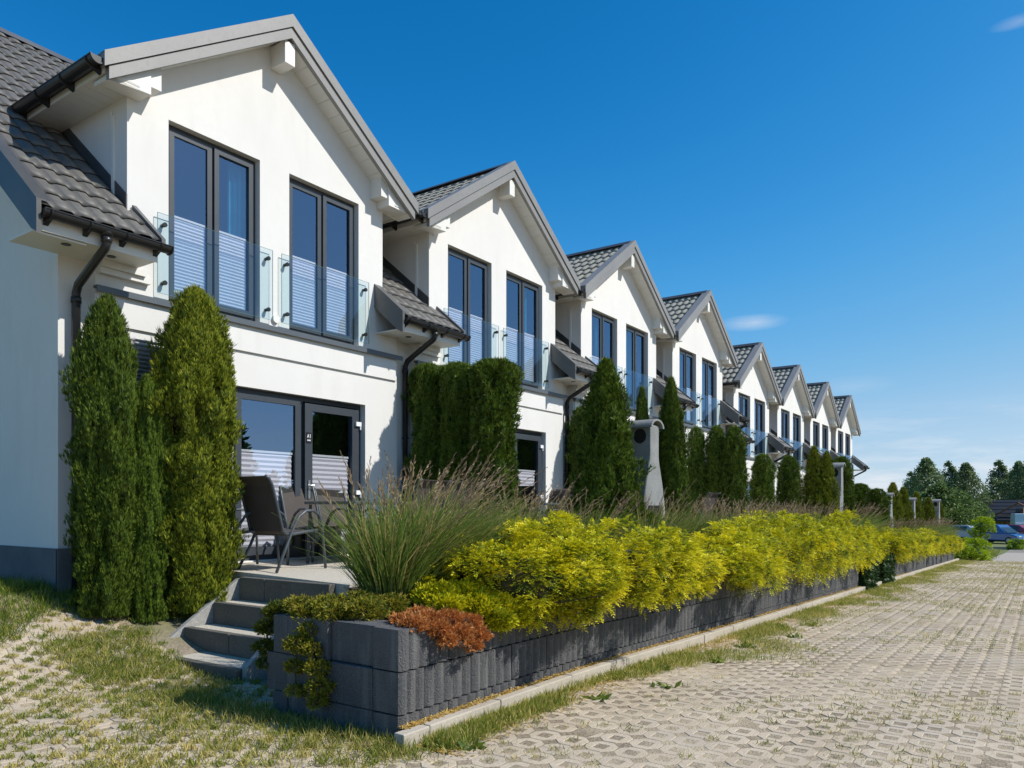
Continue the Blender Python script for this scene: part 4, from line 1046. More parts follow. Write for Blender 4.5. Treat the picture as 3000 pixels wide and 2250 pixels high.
for i, x in enumerate(gx_):
    pr = G1[i % 3] if i < 7 else G2[i % 2]
    y = 3.52 + random.uniform(-.08, .10); sc = 1.0 + random.uniform(-.08, .10)
    place(pr, f'golden yellow shrub spilling over the long wall, {ordn[i]} from the near corner' if i else 'golden yellow shrub spilling over the long wall, nearest the corner', (x, y, float(zg(x, 3)) + .60), sc, sc * gz_[i], random.uniform(0, 6), GG, cat='shrub')
    if i in (2, 4, 6, 9, 12):    # second row filling up behind
        pass
for i, x in enumerate((5.40, 6.1, 7.2, 8.4, 9.9, 11.8, 13.9, 16.2)):
    place(G2[i % 2] if i > 1 else G1[i], f'golden shrub in the back row of the long wall, {ordn[i]} from the near corner', (x, 3.92, float(zg(x, 3)) + .62), .80, (.86, .80, .66, .62, .7, .85, .92, .92)[i], random.uniform(0, 6), GG, cat='shrub')
for i, x in enumerate((22.2, 23.2, 24.3, 25.5, 26.8, 28.1, 29.4)):
    place(G2[i % 2], f'golden shrub on the wall beyond the ivy, {ordn[i]} from the ivy columns', (x, 3.55, float(zg(x, 3)) + .60), 1.0 + random.uniform(-.05, .12), 1.0, random.uniform(0, 6), GG, cat='shrub')
for i, x in enumerate((30.9, 32.2, 33.6, 35.0, 36.4, 37.8, 39.2, 40.3)):
    place(G2[i % 2], f'golden shrub on the farthest wall, {ordn[i]} from its near end', (x, 3.55, float(zg(x, 3)) + .56), 1.0 + random.uniform(-.05, .1), .95, random.uniform(0, 6), GG, cat='shrub')
for i, x in enumerate((18.6, 19.6, 20.6)):
    place(G2[i % 2], f'golden shrub above the ivy gap in the wall, {ordn[i]} along', (x, 3.70, float(zg(x, 3)) + .64), .92, .95, random.uniform(0, 6), GG, cat='shrub')

# ---- low mats at the near corner of the bed
def mat_plant(name, pts, n, L, m, nb, label, cat, seed, t0, t1, thick=.05, up=.35):
    """creeping plant along a list of (x, y, z, radius) patches"""
    global rng; rng = np.random.default_rng(seed)
    pts = np.array(pts); wts = pts[:, 3] ** 2; idx = rng.choice(len(pts), n, p=wts / wts.sum())
    c = pts[idx]; d = unit(rng.normal(size=(n, 3))); P = c[:, :3] + d * (c[:, 3] * rng.uniform(.3, 1, n) ** .6)[:, None] * np.array([1, 1, .55])
    D = d * np.array([1, 1, .5]) + np.array([.0, -.25, up]) + rng.normal(0, .35, (n, 3))
    V, F, ti = fan(P, D, rng.normal(size=(n, 3)), L * rng.uniform(.6, 1.3, n), L * .26, nb, .8, t0 + rng.normal(0, .08, n), t1 + rng.normal(0, .10, n), .12)
    org = pts[0, :3]
    root = thing(name, label, cat, tuple(org))
    link('foliage', np_mesh('foliage', V - org, F, m, ti), root)
    ms = MB()
    for k in range(min(14, len(pts))):
        a = Vector(pts[k, :3] - org); b_ = Vector(pts[(k + 1) % len(pts), :3] - org)
        ms.tube([a + Vector((0, 0, -.03)), (a + b_) / 2 + Vector((0, 0, -.01)), b_], .006, 5)
    ms.build('stem', bark, root)
    return root
mat_plant('creeping_juniper', [(3.76, 3.50, .73, .10), (3.70, 3.36, .74, .09), (3.90, 3.40, .73, .11), (4.06, 3.36, .73, .10), (4.20, 3.30, .70, .09), (3.84, 3.27, .70, .08), (4.02, 3.23, .66, .08), (4.24, 3.22, .61, .07), (3.98, 3.54, .74, .11), (4.12, 3.20, .56, .06), (3.88, 3.22, .62, .06)], 3000, .038, rustm, 4, 'rust brown withered creeping juniper at the wall corner', 'juniper', 41, .30, .80)
mat_plant('creeping_juniper', [(4.30, 3.66, .84, .17), (4.48, 3.55, .84, .17), (4.42, 3.38, .78, .15), (4.62, 3.36, .76, .15), (4.70, 3.24, .68, .12), (4.50, 3.25, .68, .11), (4.80, 3.30, .72, .12), (4.20, 3.50, .80, .13)], 4600, .048, goldm, 5, 'bright yellow creeping juniper beside the withered brown one', 'juniper', 42, .25, .95)
mat_plant('trailing_stonecrop', [(3.66, 4.42, .78, .12), (3.72, 4.20, .79, .15), (3.60, 4.28, .75, .11), (3.54, 4.15, .66, .10), (3.50, 4.10, .54, .10), (3.47, 4.02, .42, .09), (3.46, 3.98, .30, .09), (3.45, 4.00, .20, .07), (3.62, 4.02, .77, .13), (3.47, 4.22, .56, .10), (3.46, 4.24, .40, .07), (3.45, 4.22, .24, .06), (3.75, 3.85, .79, .15), (3.85, 4.05, .80, .16), (4.0, 3.85, .80, .13)], 5200, .036, trailm, 5, 'green and yellow stonecrop trailing down the end face of the wall', 'stonecrop', 43, .25, .72)
mat_plant('trailing_stonecrop', [(3.60, 4.62, .74, .10), (3.56, 4.66, .62, .09), (3.54, 4.68, .48, .08), (3.54, 4.66, .36, .06), (3.75, 4.70, .74, .10)], 1400, .036, trailm, 5, 'small dark clump of trailing stems where the wall meets the steps', 'stonecrop', 44, .08, .45)

# ---- feather reed grass
def reed_proto(n, npl, hgt, spread, seed, wind=(.36, -.22), wd=.008):
    global rng; rng = np.random.default_rng(seed)
    def strips(P, dirv, h, lean, w0, t0, t1, seg=4):
        n = len(P); s_ = np.linspace(0, 1, seg + 1)
        pts = P[:, None, :] + dirv[:, None, :] * (h[:, None] * s_)[..., None] + lean[:, None, :] * ((h[:, None] * s_ ** 2.2))[..., None]
        ax = unit(np.stack([rng.normal(size=n), rng.normal(size=n), np.zeros(n)], 1))[:, None, :]
        wv = (w0 * (1 - s_ ** 2) + .0012)[None, :, None]
        A = pts - ax * wv; B_ = pts + ax * wv
        V = np.stack([A, B_], 2).reshape(-1, 3); m = 2 * (seg + 1)
        base = (np.arange(n) * m)[:, None, None]; q = np.array([[2 * k, 2 * k + 1, 2 * k + 3, 2 * k + 2] for k in range(seg)])[None]
        ti = (t1[:, None] + (t0 - t1)[:, None] * np.clip(1 - s_[None] * 2.4, 0, 1))[..., None].repeat(2, -1).reshape(-1)
        return (V, (q + base).reshape(-1, 4), np.clip(ti, 0, 1)), pts
    ang = rng.uniform(0, 2 * math.pi, n); rd = spread * np.sqrt(rng.uniform(0, 1, n)); P = np.stack([rd * np.cos(ang), rd * np.sin(ang), np.zeros(n)], 1)
    out = np.stack([np.cos(ang), np.sin(ang), np.zeros(n)], 1)
    dv = unit(out * rng.uniform(.02, .40, n)[:, None] + np.array([0, 0, 1.0]) + rng.normal(0, .08, (n, 3)))
    W_ = np.array([wind[0], wind[1], -.18])
    lean = W_ * rng.uniform(.2, 1.3, n)[:, None] + out * rng.uniform(0, .45, n)[:, None] - np.array([0, 0, 1.0]) * rng.uniform(0, .25, n)[:, None]
    h = hgt * rng.uniform(.45, .92, n); dry = rng.uniform(0, 1, n) < .16
    b1, _ = strips(P, dv, h, lean, wd * .5, np.where(dry, 1.0, rng.uniform(.55, 1.0, n)), np.where(dry, .95, rng.uniform(.0, .62, n)))
    root = thing('reed_grass', None, None)
    link('blades', np_mesh('blades', *b1[:2], reedm, b1[2]), root)
    # flowering stems with feathery plumes
    ang = rng.uniform(0, 2 * math.pi, npl); rd = spread * .8 * np.sqrt(rng.uniform(0, 1, npl)); P = np.stack([rd * np.cos(ang), rd * np.sin(ang), np.zeros(npl)], 1)
    out = np.stack([np.cos(ang), np.sin(ang), np.zeros(npl)], 1)
    dv = unit(out * rng.uniform(.05, .32, npl)[:, None] + np.array([0, 0, 1.0]) + rng.normal(0, .05, (npl, 3)))
    lean = W_ * rng.uniform(.5, 1.25, npl)[:, None] + out * rng.uniform(0, .2, npl)[:, None]
    h = hgt * rng.uniform(.85, 1.12, npl)
    st_, pts = strips(P, dv, h, lean, .0028, np.full(npl, .8), np.full(npl, .9), 7)
    link('stems', np_mesh('stems', *st_[:2], reedm, st_[2]), root)
    parts = []
    for j in range(26):
        s_ = .74 + .26 * j / 25; k = s_ * 7; i0 = min(6, int(k)); f = k - i0
        q = pts[:, i0] * (1 - f) + pts[:, i0 + 1] * f; tg = unit(pts[:, i0 + 1] - pts[:, i0])
        d = tg + rng.normal(0, .22, (npl, 3)) + W_ * .25
        parts.append(blades(q, d, .062 * rng.uniform(.6, 1.2, npl) * (1.1 - .5 * abs(2 * (j / 25) - .8)), .0085, tint=np.clip(rng.normal(.5, .25, npl), 0, 1)))
    V, F, ti = merge(parts)
    link('plumes', np_mesh('plumes', V, F, plumem, ti), root)
    return root
RG = [reed_proto(1300, 36, 1.28, .20, 51, (.18, -.12)), reed_proto(1200, 30, 1.18, .19, 52, (.20, -.11)), reed_proto(1300, 34, 1.14, .30, 53, (.18, -.12), wd=.011)]
GR = 'clumps of feather reed grass in the planting bed'
reeds = [(0, 4.32, 4.10, 1.0, 'green reed grass clump nearest the steps, bending to the right'), (1, 4.68, 4.18, 1.06, 'reed grass clump behind the withered juniper, second from the steps'),
         (0, 4.98, 4.28, 1.04, 'tall reed grass clump with pale purple plumes, third from the steps'), (1, 5.30, 4.36, .84, 'reed grass clump just before the golden shrubs begin'),
         (1, 6.30, 4.55, .92, 'slim reed grass clump in front of the flat-topped hedge'), (0, 6.95, 4.55, .90, 'reed grass clump in front of the second house door'),
         (1, 8.6, 4.75, .92, 'reed grass clump at the foot of the big pointed conifer'), (0, 9.85, 4.50, .92, 'reed grass clump leaning across the grill chimney'),
         (1, 10.8, 4.50, .92, 'reed grass clump right of the grill chimney')]
for (p, x, y, sc, lab) in reeds:
    place(RG[p], lab, (x, y, float(bedz(x, y)) - .02), sc, sc, random.uniform(-.3, .3), GR, cat='ornamental grass')
for i in range(9):
    x = 11.2 + i * .92; place(RG[2], f'purple-topped reed grass before the third and fourth houses, {ordn[i]} along', (x, 4.25 + random.uniform(-.12, .12), float(bedz(x, 4.25)) - .02), 1.0, .95, random.uniform(-.4, .4), GR, cat='ornamental grass')
for i in range(10):
    x = 20.2 + i * 1.25; place(RG[2], f'purple-topped reed grass before the lower houses, {ordn[i]} along', (x, 4.2 + random.uniform(-.15, .15), float(bedz(x, 4.2)) - .02), 1.2, 1.0, random.uniform(-.4, .4), GR, cat='ornamental grass')
for i in range(6):
    x = 33.2 + i * 1.3; place(RG[2], f'reed grass at the far end of the bed, {ordn[i]} along', (x, 4.05 + random.uniform(-.15, .15), float(bedz(x, 4.05)) - .02), 1.4, 1.05, random.uniform(-.4, .4), GR, cat='ornamental grass')

# ---- ivy columns in the wall gap
def ivy(label, x0, x1, y, z0, z1, seed):
    global rng; rng = np.random.default_rng(seed); n = 1500
    P = np.stack([rng.uniform(x0, x1, n), y + rng.uniform(-.16, .06, n), rng.uniform(z0, z1, n)], 1)
    V, F, ti = blades(P, np.stack([rng.normal(0, .6, n), rng.normal(-.5, .4, n), rng.normal(-.5, .5, n)], 1), rng.uniform(.06, .11, n), .075, tint=np.clip(rng.normal(.45, .25, n), 0, 1))
    root = thing('ivy', label, 'ivy', ((x0 + x1) / 2, y, z0), 0, 'ivy columns in the gap of the wall'); org = np.array([(x0 + x1) / 2, y, z0])
    link('leaves', np_mesh('leaves', V - org, F, ivym, ti), root)
    m = MB()
    for i in range(4): m.tube([(-.25 + i * .17, .05, 0), (-.2 + i * .14, .03, (z1 - z0) * .5), (-.24 + i * .16, .05, z1 - z0)], .012, 5)
    m.build('stem', bark, root)
ivy('dark ivy column hanging at the end of the long wall', 18.15, 19.35, 3.28, float(zg(18.7, 3)) - .0, .42, 61)
ivy('dark ivy column hanging at the start of the farther wall', 20.3, 21.75, 3.28, float(zg(21, 3)) - .0, .34, 62)

# ---- grass growing in and beside the paving
def tufts(P, hmin, hmax, nb, m, name, tlo, thi, seed, spread=.035, wd=.0055, dry=None):
    global rng; rng = np.random.default_rng(seed); n = len(P)
    Q = np.repeat(P, nb, 0); k = len(Q); Q = Q + np.stack([rng.normal(0, spread, k), rng.normal(0, spread, k), np.zeros(k)], 1)
    base_t = np.repeat(rng.uniform(tlo, thi, n), nb) + rng.normal(0, .16, k)
    hs_ = np.repeat(rng.uniform(.6, 1.25, n), nb) * rng.uniform(hmin, hmax, k)
    D = np.stack([rng.normal(0, .5, k), rng.normal(0, .5, k), np.ones(k)], 1)
    V, F, ti = blades(Q, D, hs_, wd, tint=np.clip(base_t, 0, 1), bend=rng.normal(0, .25, k))
    return link(name, np_mesh(name, V, F, m, ti))
rng = np.random.default_rng(70)
fx, fy = HOLES['forecourt']
k = rng.uniform(0, 1, len(fx)) < .86; fx, fy = fx[k], fy[k]
def patch(x, y, sc, s0):
    return np.sin(x * sc + s0) * np.sin(y * sc * 1.13 + s0 * 2.1) + .6 * np.sin(x * sc * 2.3 + 1.7 * s0) * np.sin(y * sc * 2.1 - s0)
P = np.stack([fx, fy, zg(fx, fy) + .021], 1)
g = tufts(P, .026, .066, 58, lawnm, 'grass', .25, .88, 71, .031, .0075); tag(g, 'short patchy grass growing out of the forecourt pavers', 'grass', kind='stuff')
n = 6500; X = rng.uniform(-.5, 4.02, n); Y = rng.uniform(3.4, 7.6, n); k = (patch(X, Y, 2.1, .4) + rng.normal(0, .18, n) > .62 - .50 * sstep(Y, 5.8, 7.2)) & ((X < 3.45) | (Y > 4.75)); X, Y = X[k], Y[k]
g = tufts(np.stack([X, Y, zg(X, Y) + .024], 1), .020, .065, 14, lawnm, 'grass', .22, .85, 72, .05); tag(g, 'longer grass tufts spreading over the forecourt pavers', 'grass', kind='stuff')
n = 7000; X = rng.uniform(.5, 5.0, n); Y = rng.uniform(6.5, 9.5, n); k = (zg(X, Y) > .40 - .10 * np.sin(X * 3)) & ((X < 4.0) | (Y > 7.0)) & ((X < 3.62) | (Y < 8.05)); X, Y = X[k], Y[k]
g = tufts(np.stack([X, Y, zg(X, Y)], 1), .06, .16, 12, lawnm, 'grass', .05, .45, 73, .05, .006); tag(g, 'longer green lawn in the shade of the end house', 'grass', kind='stuff')
n = 900; X = np.concatenate([rng.normal(3.40, .10, 260), rng.uniform(2.6, 3.48, 640)]); Y = np.concatenate([rng.uniform(3.0, 5.6, 260), rng.uniform(3.1, 5.6, 640)]); k = (X < 3.47); X, Y = X[k], Y[k]
kk = (rng.uniform(0, 1, len(X)) < np.clip((X - 2.6) / .9, .1, 1)); X, Y = X[kk], Y[kk]
g = tufts(np.stack([X, Y, zg(X, Y) + .024], 1), .03, .10, 15, lawnm, 'grass', .25, .85, 74, .05); tag(g, 'dry grass fringe along the end face of the wall', 'grass', kind='stuff')
dx, dy = HOLES['driveway']
dens = .08 + .55 * (patch(dx, dy, 1.3, .2) > .45) + .55 * sstep(dx, 9, 22) * (.6 + .4 * np.sin(dx * .8 + dy))
k = rng.uniform(0, 1, len(dx)) < dens; X, Y = dx[k], dy[k]
g = tufts(np.stack([X, Y, zg(X, Y) + .0255], 1), .018, .052, 16, lawnm, 'grass', .30, .90, 75, .032); tag(g, 'sparse dry grass in the openings of the driveway pavers', 'grass', kind='stuff')
n = 7000; X = 3.6 + 40 * rng.uniform(0, 1, n) ** 1.5; wdt = .20 + 1.05 * sstep(X, 4.2, 9) * (.55 + .45 * np.sin(X * 1.3) * np.sin(X * .47 + 1)); Y = KY - .03 - wdt * rng.beta(1.0, 1.7, n)
k = (patch(X, Y, 2.3, 1.2) > -.25) | (Y > KY - .07); X, Y = X[k], Y[k]
g = tufts(np.stack([X, Y, zg(X, Y) + .025], 1), .022, .09, 13, lawnm, 'grass', .12, .85, 76, .05); tag(g, 'weedy grass strip along the foot of the kerb', 'grass', kind='stuff')
n = 700; X = rng.uniform(3.1, 4.06, n); Y = rng.uniform(6.2, 7.25, n); k = (X < 3.92) | (Y > 7.06); X, Y = X[k], Y[k]
g = tufts(np.stack([X, Y, zg(X, Y) + .01], 1), .03, .11, 14, lawnm, 'grass', .15, .75, 77, .05); tag(g, 'grass growing round the foot of the steps and conifers', 'grass', kind='stuff')
# broad-leaved weeds and fallen yellow needles by the kerb
n = 16000; X = 3.5 + 22 * rng.uniform(0, 1, n) ** 1.6; Y = np.where(rng.uniform(0, 1, n) < .45, KY + .075 + rng.uniform(0, .05, n), KY - .01 - .42 * rng.beta(1, 2.6, n))
Z = np.where(Y > KY, zg(X, Y) + .128, zg(X, Y) + .032)
V, F, ti = blades(np.stack([X, Y, Z], 1), np.stack([rng.normal(size=n), rng.normal(size=n), rng.normal(0, .18, n)], 1), rng.uniform(.016, .040, n), .013, roll=np.tile([0, 0, 1.0], (n, 1)) + rng.normal(0, .3, (n, 3)), tint=rng.uniform(0, 1, n))
tag(link('leaf_litter', np_mesh('leaf_litter', V, F, litterm, ti)), 'fallen yellow needles lying along the kerb', 'leaf litter', kind='stuff')
wx = np.array([3.55, 3.68, 5.2, 5.9, 6.6, 7.3, 8.4, 9.6, 11.0]); wy = np.array([3.02, 2.86, 2.80, 2.55, 2.9, 2.6, 2.7, 2.45, 2.6]); n = len(wx) * 16
X = np.repeat(wx, 16) + rng.normal(0, .03, n); Y = np.repeat(wy, 16) + rng.normal(0, .03, n)
V, F, ti = blades(np.stack([X, Y, zg(X, Y) + .02], 1), np.stack([rng.normal(size=n), rng.normal(size=n), rng.uniform(.1, .9, n)], 1), rng.uniform(.05, .12, n), .035, tint=rng.uniform(0, .35, n))
tag(link('weeds', np_mesh('weeds', V, F, lawnm, ti)), 'broad-leaved green weeds at the foot of the kerb', 'weeds', kind='stuff')

# ================================================================== GARDEN THINGS
# ---- grill chimneys
def grill_proto():
    root = thing('grill_chimney', None, None)
    def body(mb):
        prof = [(-.36, -.10), (.38, -.10), (.38, .55), (.37, .68), (.33, .86), (.26, 1.08), (.19, 1.26), (.155, 1.36), (.145, 1.42), (.145, 1.84), (-.145, 1.84), (-.145, 1.42), (-.155, 1.36), (-.19, 1.26), (-.26, 1.08), (-.33, .86), (-.36, .68)]
        mb.prism(prof, 'y', -.17, .17)
    mb = MB(); body(mb); mb.build('chimney', concrete, root, bevel=.02)
    mb = MB()
    n = 14; v = []
    for k in range(n + 1):
        a = math.pi * k / n; 
        for r, dz in ((.215, 0), (.170, 0)):
            for y in (-.22, .22): v.append((r * math.cos(a), y, 1.80 + r * .55 * math.sin(a)))
    f = []
    for k in range(n):
        o = 4 * k; f += [(o, o + 1, o + 5, o + 4), (o + 3, o + 2, o + 6, o + 7), (o + 2, o, o + 4, o + 6), (o + 1, o + 3, o + 7, o + 5)]
    f += [(0, 2, 3, 1), (4 * n, 4 * n + 1, 4 * n + 3, 4 * n + 2)]
    mb.add(v, f); mb.build('cap', concrete, root)
    mb = MB(); mb.tube([(-.148, 0, 1.69), (-.140, 0, 1.69)], .10, 18); mb.build('flue_opening', opening_dark, root)
    mb = MB(); mb.box(-.45, .45, -.30, .30, .42, .50); mb.build('hearth_slab', concrete, root, bevel=.01)
    mb = MB(); mb.box(-.22, .22, -.175, -.165, .52, .76); mb.build('fire_mouth', opening_dark, root)
    return root
gp = grill_proto(); GB = 'grey concrete grill chimneys in the planting bed'
for i, (px, y, z, hh, lab) in enumerate(((1888, 4.85, .70, 1.10, 'grey concrete grill chimney with arched cap between two pointed conifers'), (2447, 4.32, .45, 1.15, 'second grey grill chimney, slim against the conifers of the lower houses'),
                                        (2596, 4.25, .05, 1.02, 'third grey grill chimney, among the low conifers'), (2666, 4.25, -.05, 1.02, 'fourth grey grill chimney, in front of the background trees'), (2741, 4.20, -.15, 1.08, 'farthest grey grill chimney, nearest the parked cars'))):
    place(gp, lab, (xat(px, y), y, z), 1.0, hh, random.uniform(-.05, .05), GB, cat='grill')
# ---- sling chairs and tables
def chair_proto():
    root = thing('garden_chair', None, None)
    rail = [(.27, .440), (.10, .425), (-.08, .405), (-.19, .405), (-.235, .44), (-.27, .56), (-.335, .78), (-.385, .94), (-.43, 1.01), (-.475, 1.035)]
    def sheet(name, pts):
        v = []; n = len(pts)
        for (x, z) in pts:
            for y in (-.245, .245): v += [(x, y, z), (x, y, z - .006)]
        f = []
        for k in range(n - 1):
            a = 4 * k; b_ = a + 4; f += [(a, b_, b_ + 2, a + 2), (a + 1, a + 3, b_ + 3, b_ + 1), (a, a + 1, b_ + 1, b_), (a + 2, b_ + 2, b_ + 3, a + 3)]
        f += [(0, 2, 3, 1), (4 * n - 4, 4 * n - 3, 4 * n - 1, 4 * n - 2)]
        MB().add(v, f).build(name, slingm, root, smooth=False)
    sheet('seat', rail[:4]); sheet('backrest', rail[3:])
    for s_ in (-1, 1):
        y = s_ * .262
        MB().tube([(x, y, z) for x, z in rail], .017, 8).build('side_rail', tubem, root, smooth=True)
        ya = s_ * .292
        arch = [(.35, ya + s_ * .02, 0), (.335, ya, .30), (.315, ya, .50), (.27, ya, .61), (.18, ya, .665), (.07, ya, .66), (-.03, ya, .60), (-.11, ya, .48), (-.21, ya, .28), (-.37, ya + s_ * .02, 0)]
        MB().tube(arch, .0165, 8).build('leg_frame', tubem, root, smooth=True)
    for x, z in ((.22, .42), (-.16, .395)):
        MB().tube([(x, -.292, z), (x, .292, z)], .011, 6).build('cross_bar', tubem, root)
    return root
def table_proto(Lx, Ly, Hh):
    root = thing('garden_table', None, None)
    m = MB(); bars_ = .04
    m.box(-Lx / 2, Lx / 2, -Ly / 2, -Ly / 2 + bars_, Hh - .035, Hh); m.box(-Lx / 2, Lx / 2, Ly / 2 - bars_, Ly / 2, Hh - .035, Hh)
    m.box(-Lx / 2, -Lx / 2 + bars_, -Ly / 2 + bars_, Ly / 2 - bars_, Hh - .035, Hh); m.box(Lx / 2 - bars_, Lx / 2, -Ly / 2 + bars_, Ly / 2 - bars_, Hh - .035, Hh)
    m.build('table_frame', tubem, root, bevel=.006)
    m = MB(); m.box(-Lx / 2 + bars_ + .001, Lx / 2 - bars_ - .001, -Ly / 2 + bars_ + .001, Ly / 2 - bars_ - .001, Hh - .012, Hh - .004); m.build('table_top', mat('table_glass', (.03, .035, .04), .06), root)
    for sx in (-1, 1):
        for sy in (-1, 1): MB().tube([(sx * (Lx / 2 - .03), sy * (Ly / 2 - .03), 0), (sx * (Lx / 2 - .05), sy * (Ly / 2 - .06), Hh - .04)], .019, 8).build('leg', tubem, root)
    return root
ch = chair_proto(); tb = table_proto(1.45, .9, .775); GC = 'dark sling chairs on the terraces'
def tz(y, low=0): return .765 + .07 * (y - 5.42) / 2.72 - low
for (x, y, r, lab) in ((5.58, 7.05, .06, 'dark sling chair at the head of the table above the steps, back to the viewer'), (5.33, 7.52, -.25, 'dark sling chair half hidden behind the tall conifer, by the wall'),
                       (6.62, 7.72, -1.62, 'dark sling chair by the first door, nearer of the two facing out'), (7.22, 7.74, -1.55, 'dark sling chair by the first door, farther of the two facing out'),
                       (6.70, 6.22, 1.62, 'dark sling chair behind the reed grass, near side of the first table'), (7.36, 6.25, 1.50, 'dark sling chair behind the tallest reed plumes at the first table'),
                       (9.85, 6.62, .35, 'dark sling chair on the second terrace, left one behind the golden shrubs'), (10.55, 6.45, 1.45, 'dark sling chair on the second terrace, tilted middle one'), (11.05, 6.95, 3.0, 'dark sling chair on the second terrace, at the far table end'),
                       (15.6, 6.1, 1.5, 'dark sling chair on the third terrace, beside the clipped conifers')):
    place(ch, lab, (x, y, tz(y)), 1, 1, r, GC, cat='chair')
place(tb, 'dark garden table on the first terrace with chairs round it', (6.92, 6.98, tz(6.98)), 1, 1, 0, 'dark garden tables', cat='table')
place(tb, 'dark garden table on the second terrace behind the golden shrubs', (10.55, 7.2, tz(7.2)), 1, 1, 0, 'dark garden tables', cat='table')

# ================================================================== BACKGROUND
def branch_tree(Hh, Rr, n, L, m, bm, seed, shape=1.0, name='tree', lean=(.5, .1)):
    global rng; rng = np.random.default_rng(seed)
    nl = 40; t = rng.uniform(.15, 1, nl); ang = rng.uniform(0, 2 * math.pi, nl)
    env = lambda q: Rr * np.sin(np.clip(.07 + .90 * q, 0, 1) * math.pi) ** .85 * (1.12 - .30 * q)
    rad = env(t) * rng.uniform(.3, .9, nl)
    cen = np.stack([rad * np.cos(ang) + lean[0] * t ** 2, rad * np.sin(ang) + lean[1] * t ** 2, t * Hh], 1)
    m3 = n * 3; q = rng.uniform(.08, 1.02, m3); a2 = rng.uniform(0, 2 * math.pi, m3); r2 = env(np.clip(q, 0, 1)) * np.sqrt(rng.uniform(.02, 1.25, m3))
    P = np.stack([r2 * np.cos(a2) + lean[0] * q ** 2, r2 * np.sin(a2) + lean[1] * q ** 2, q * Hh], 1) + rng.normal(0, .12, (m3, 3))
    ph = rng.uniform(0, 6, 6)
    nzv = np.sin(P[:, 0] * 2.3 + ph[0]) * np.sin(P[:, 1] * 2.1 + ph[1]) * np.sin(P[:, 2] * 1.7 + ph[2]) + .6 * np.sin(P[:, 0] * 4.7 + ph[3]) * np.sin(P[:, 1] * 4.1 + ph[4]) * np.sin(P[:, 2] * 3.9 + ph[5])
    P = P[nzv > .04][:n]; n = len(P)
    d = unit(rng.normal(size=(n, 3)))
    V, F, ti = blades(P, d + np.array([.3, 0, -.2]), L * rng.uniform(.6, 1.3, n), L * .55, tint=np.clip(rng.normal(.5, .22, n), 0, 1))
    root = thing(name, None, None)
    link('crown', np_mesh('crown', V, F, m, ti), root)
    mb = MB(); top = (lean[0] * .8, lean[1] * .8, Hh * .92)
    mb.tube([(0, 0, -.3), (.02, .01, Hh * .3), (lean[0] * .3, lean[1] * .3, Hh * .6), top], [Hh * .018, Hh * .014, Hh * .009, Hh * .003], 8)
    for k in range(10):
        q = cen[k]; z0 = max(.15 * Hh, q[2] - Hh * .18); mb.tube([(lean[0] * (z0 / Hh) ** 2, 0, z0), (q[0] * .5, q[1] * .5, (z0 + q[2]) / 2 + .1), tuple(q)], [Hh * .006, Hh * .004, Hh * .0015], 6)
    mb.build('trunk', bm, root, smooth=True)
    return root
BT = [branch_tree(9.0, 2.6, 11000, .27, treem, birchbark, 81, lean=(-.6, .2)), branch_tree(8.6, 1.6, 7000, .26, treem, birchbark, 82, lean=(-.9, .1)), branch_tree(5.2, 2.6, 9000, .26, treem2, bark, 83, lean=(0, 0))]
GZ = float(zg(80, 0)); BG = 'trees behind the parked cars'
def far(px, t): u = (px - 1500) / 2225; return t * (VX + u * VY), t * (VY - u * VX)
trees = [(0, 2718, 96, 1.02, 1.00, 'birch with a broad wind-combed crown, left of the background trees'), (1, 2792, 100, 1.10, 1.02, 'slim birch with a curved top in the middle of the background'), (0, 2838, 94, .90, .92, 'full birch beside the slim curved one'),
         (1, 2935, 104, 1.25, 1.06, 'pointed birch above the chalet roof'), (0, 2985, 100, .80, .98, 'birch behind the chalet gable'), (2, 2760, 78, 1.25, 1.05, 'dark round-crowned tree in front of the birches'), (2, 2890, 118, 1.5, 1.0, 'low dark tree filling the gap left of the chalet'),
         (1, 2680, 110, 1.1, .92, 'thin birch half hidden behind the last conifers'), (0, 3030, 96, 1.0, 1.02, 'birch at the edge beyond the chalet'), (2, 2815, 84, 1.1, .88, 'bushy dark tree left of the blue car')]
for (p, px, t_, sxy, sz, lab) in trees:
    x, y = far(px, t_); place(BT[p], lab, (x, y, GZ), sxy, sz, random.uniform(0, 6) if p == 2 else random.uniform(-.4, .4), BG, cat='tree')
# a wood across the open ground to the south, seen mirrored in the door glass
rng = np.random.default_rng(90)
parts = []; trunks = MB()
for i in range(46):
    cx = 8 + i * 2.4 + rng.uniform(-1, 1); cy = -44 + rng.uniform(-5, 5); hh = rng.uniform(5.2, 9.8); nq = 420
    tt = rng.uniform(.15, 1, nq); a = rng.uniform(0, 6.28, nq); r_ = 2.0 * (1 - tt) ** .6 * rng.uniform(.2, 1, nq)
    P = np.stack([cx + r_ * np.cos(a), cy + r_ * np.sin(a), -1.0 + tt * hh], 1)
    parts.append(blades(P, rng.normal(size=(nq, 3)) + np.array([0, 0, .3]), rng.uniform(.5, 1.1, nq), .45, tint=rng.uniform(.0, .6, nq)))
    trunks.tube([(cx, cy, -1.5), (cx, cy, -1 + hh * .8)], .12, 5)
V, F, ti = merge(parts); tag(link('wood', np_mesh('wood', V, F, treem2, ti)), 'dark wood across the open ground, mirrored in the first door', 'wood', kind='stuff')

# ---- chalet
cx, cy = far(2945, 92); chal = thing('chalet', 'brown wooden chalet with dark roof behind the parked cars', 'house', (cx, cy, GZ)); chal.scale = (.86, .86, .86)
wallm2 = mat('chalet_wall', (.42, .33, .20), .9, noise=(1.5, (.36, .28, .17), .4, .7)); wood = mat('chalet_wood', (.22, .085, .035), .7, noise=(5, (.16, .06, .025), .4, .7)); croof = mat('chalet_roof', (.022, .023, .028), .6)
ca = math.atan2(cy, cx); chal.rotation_euler = (0, 0, ca - .25)
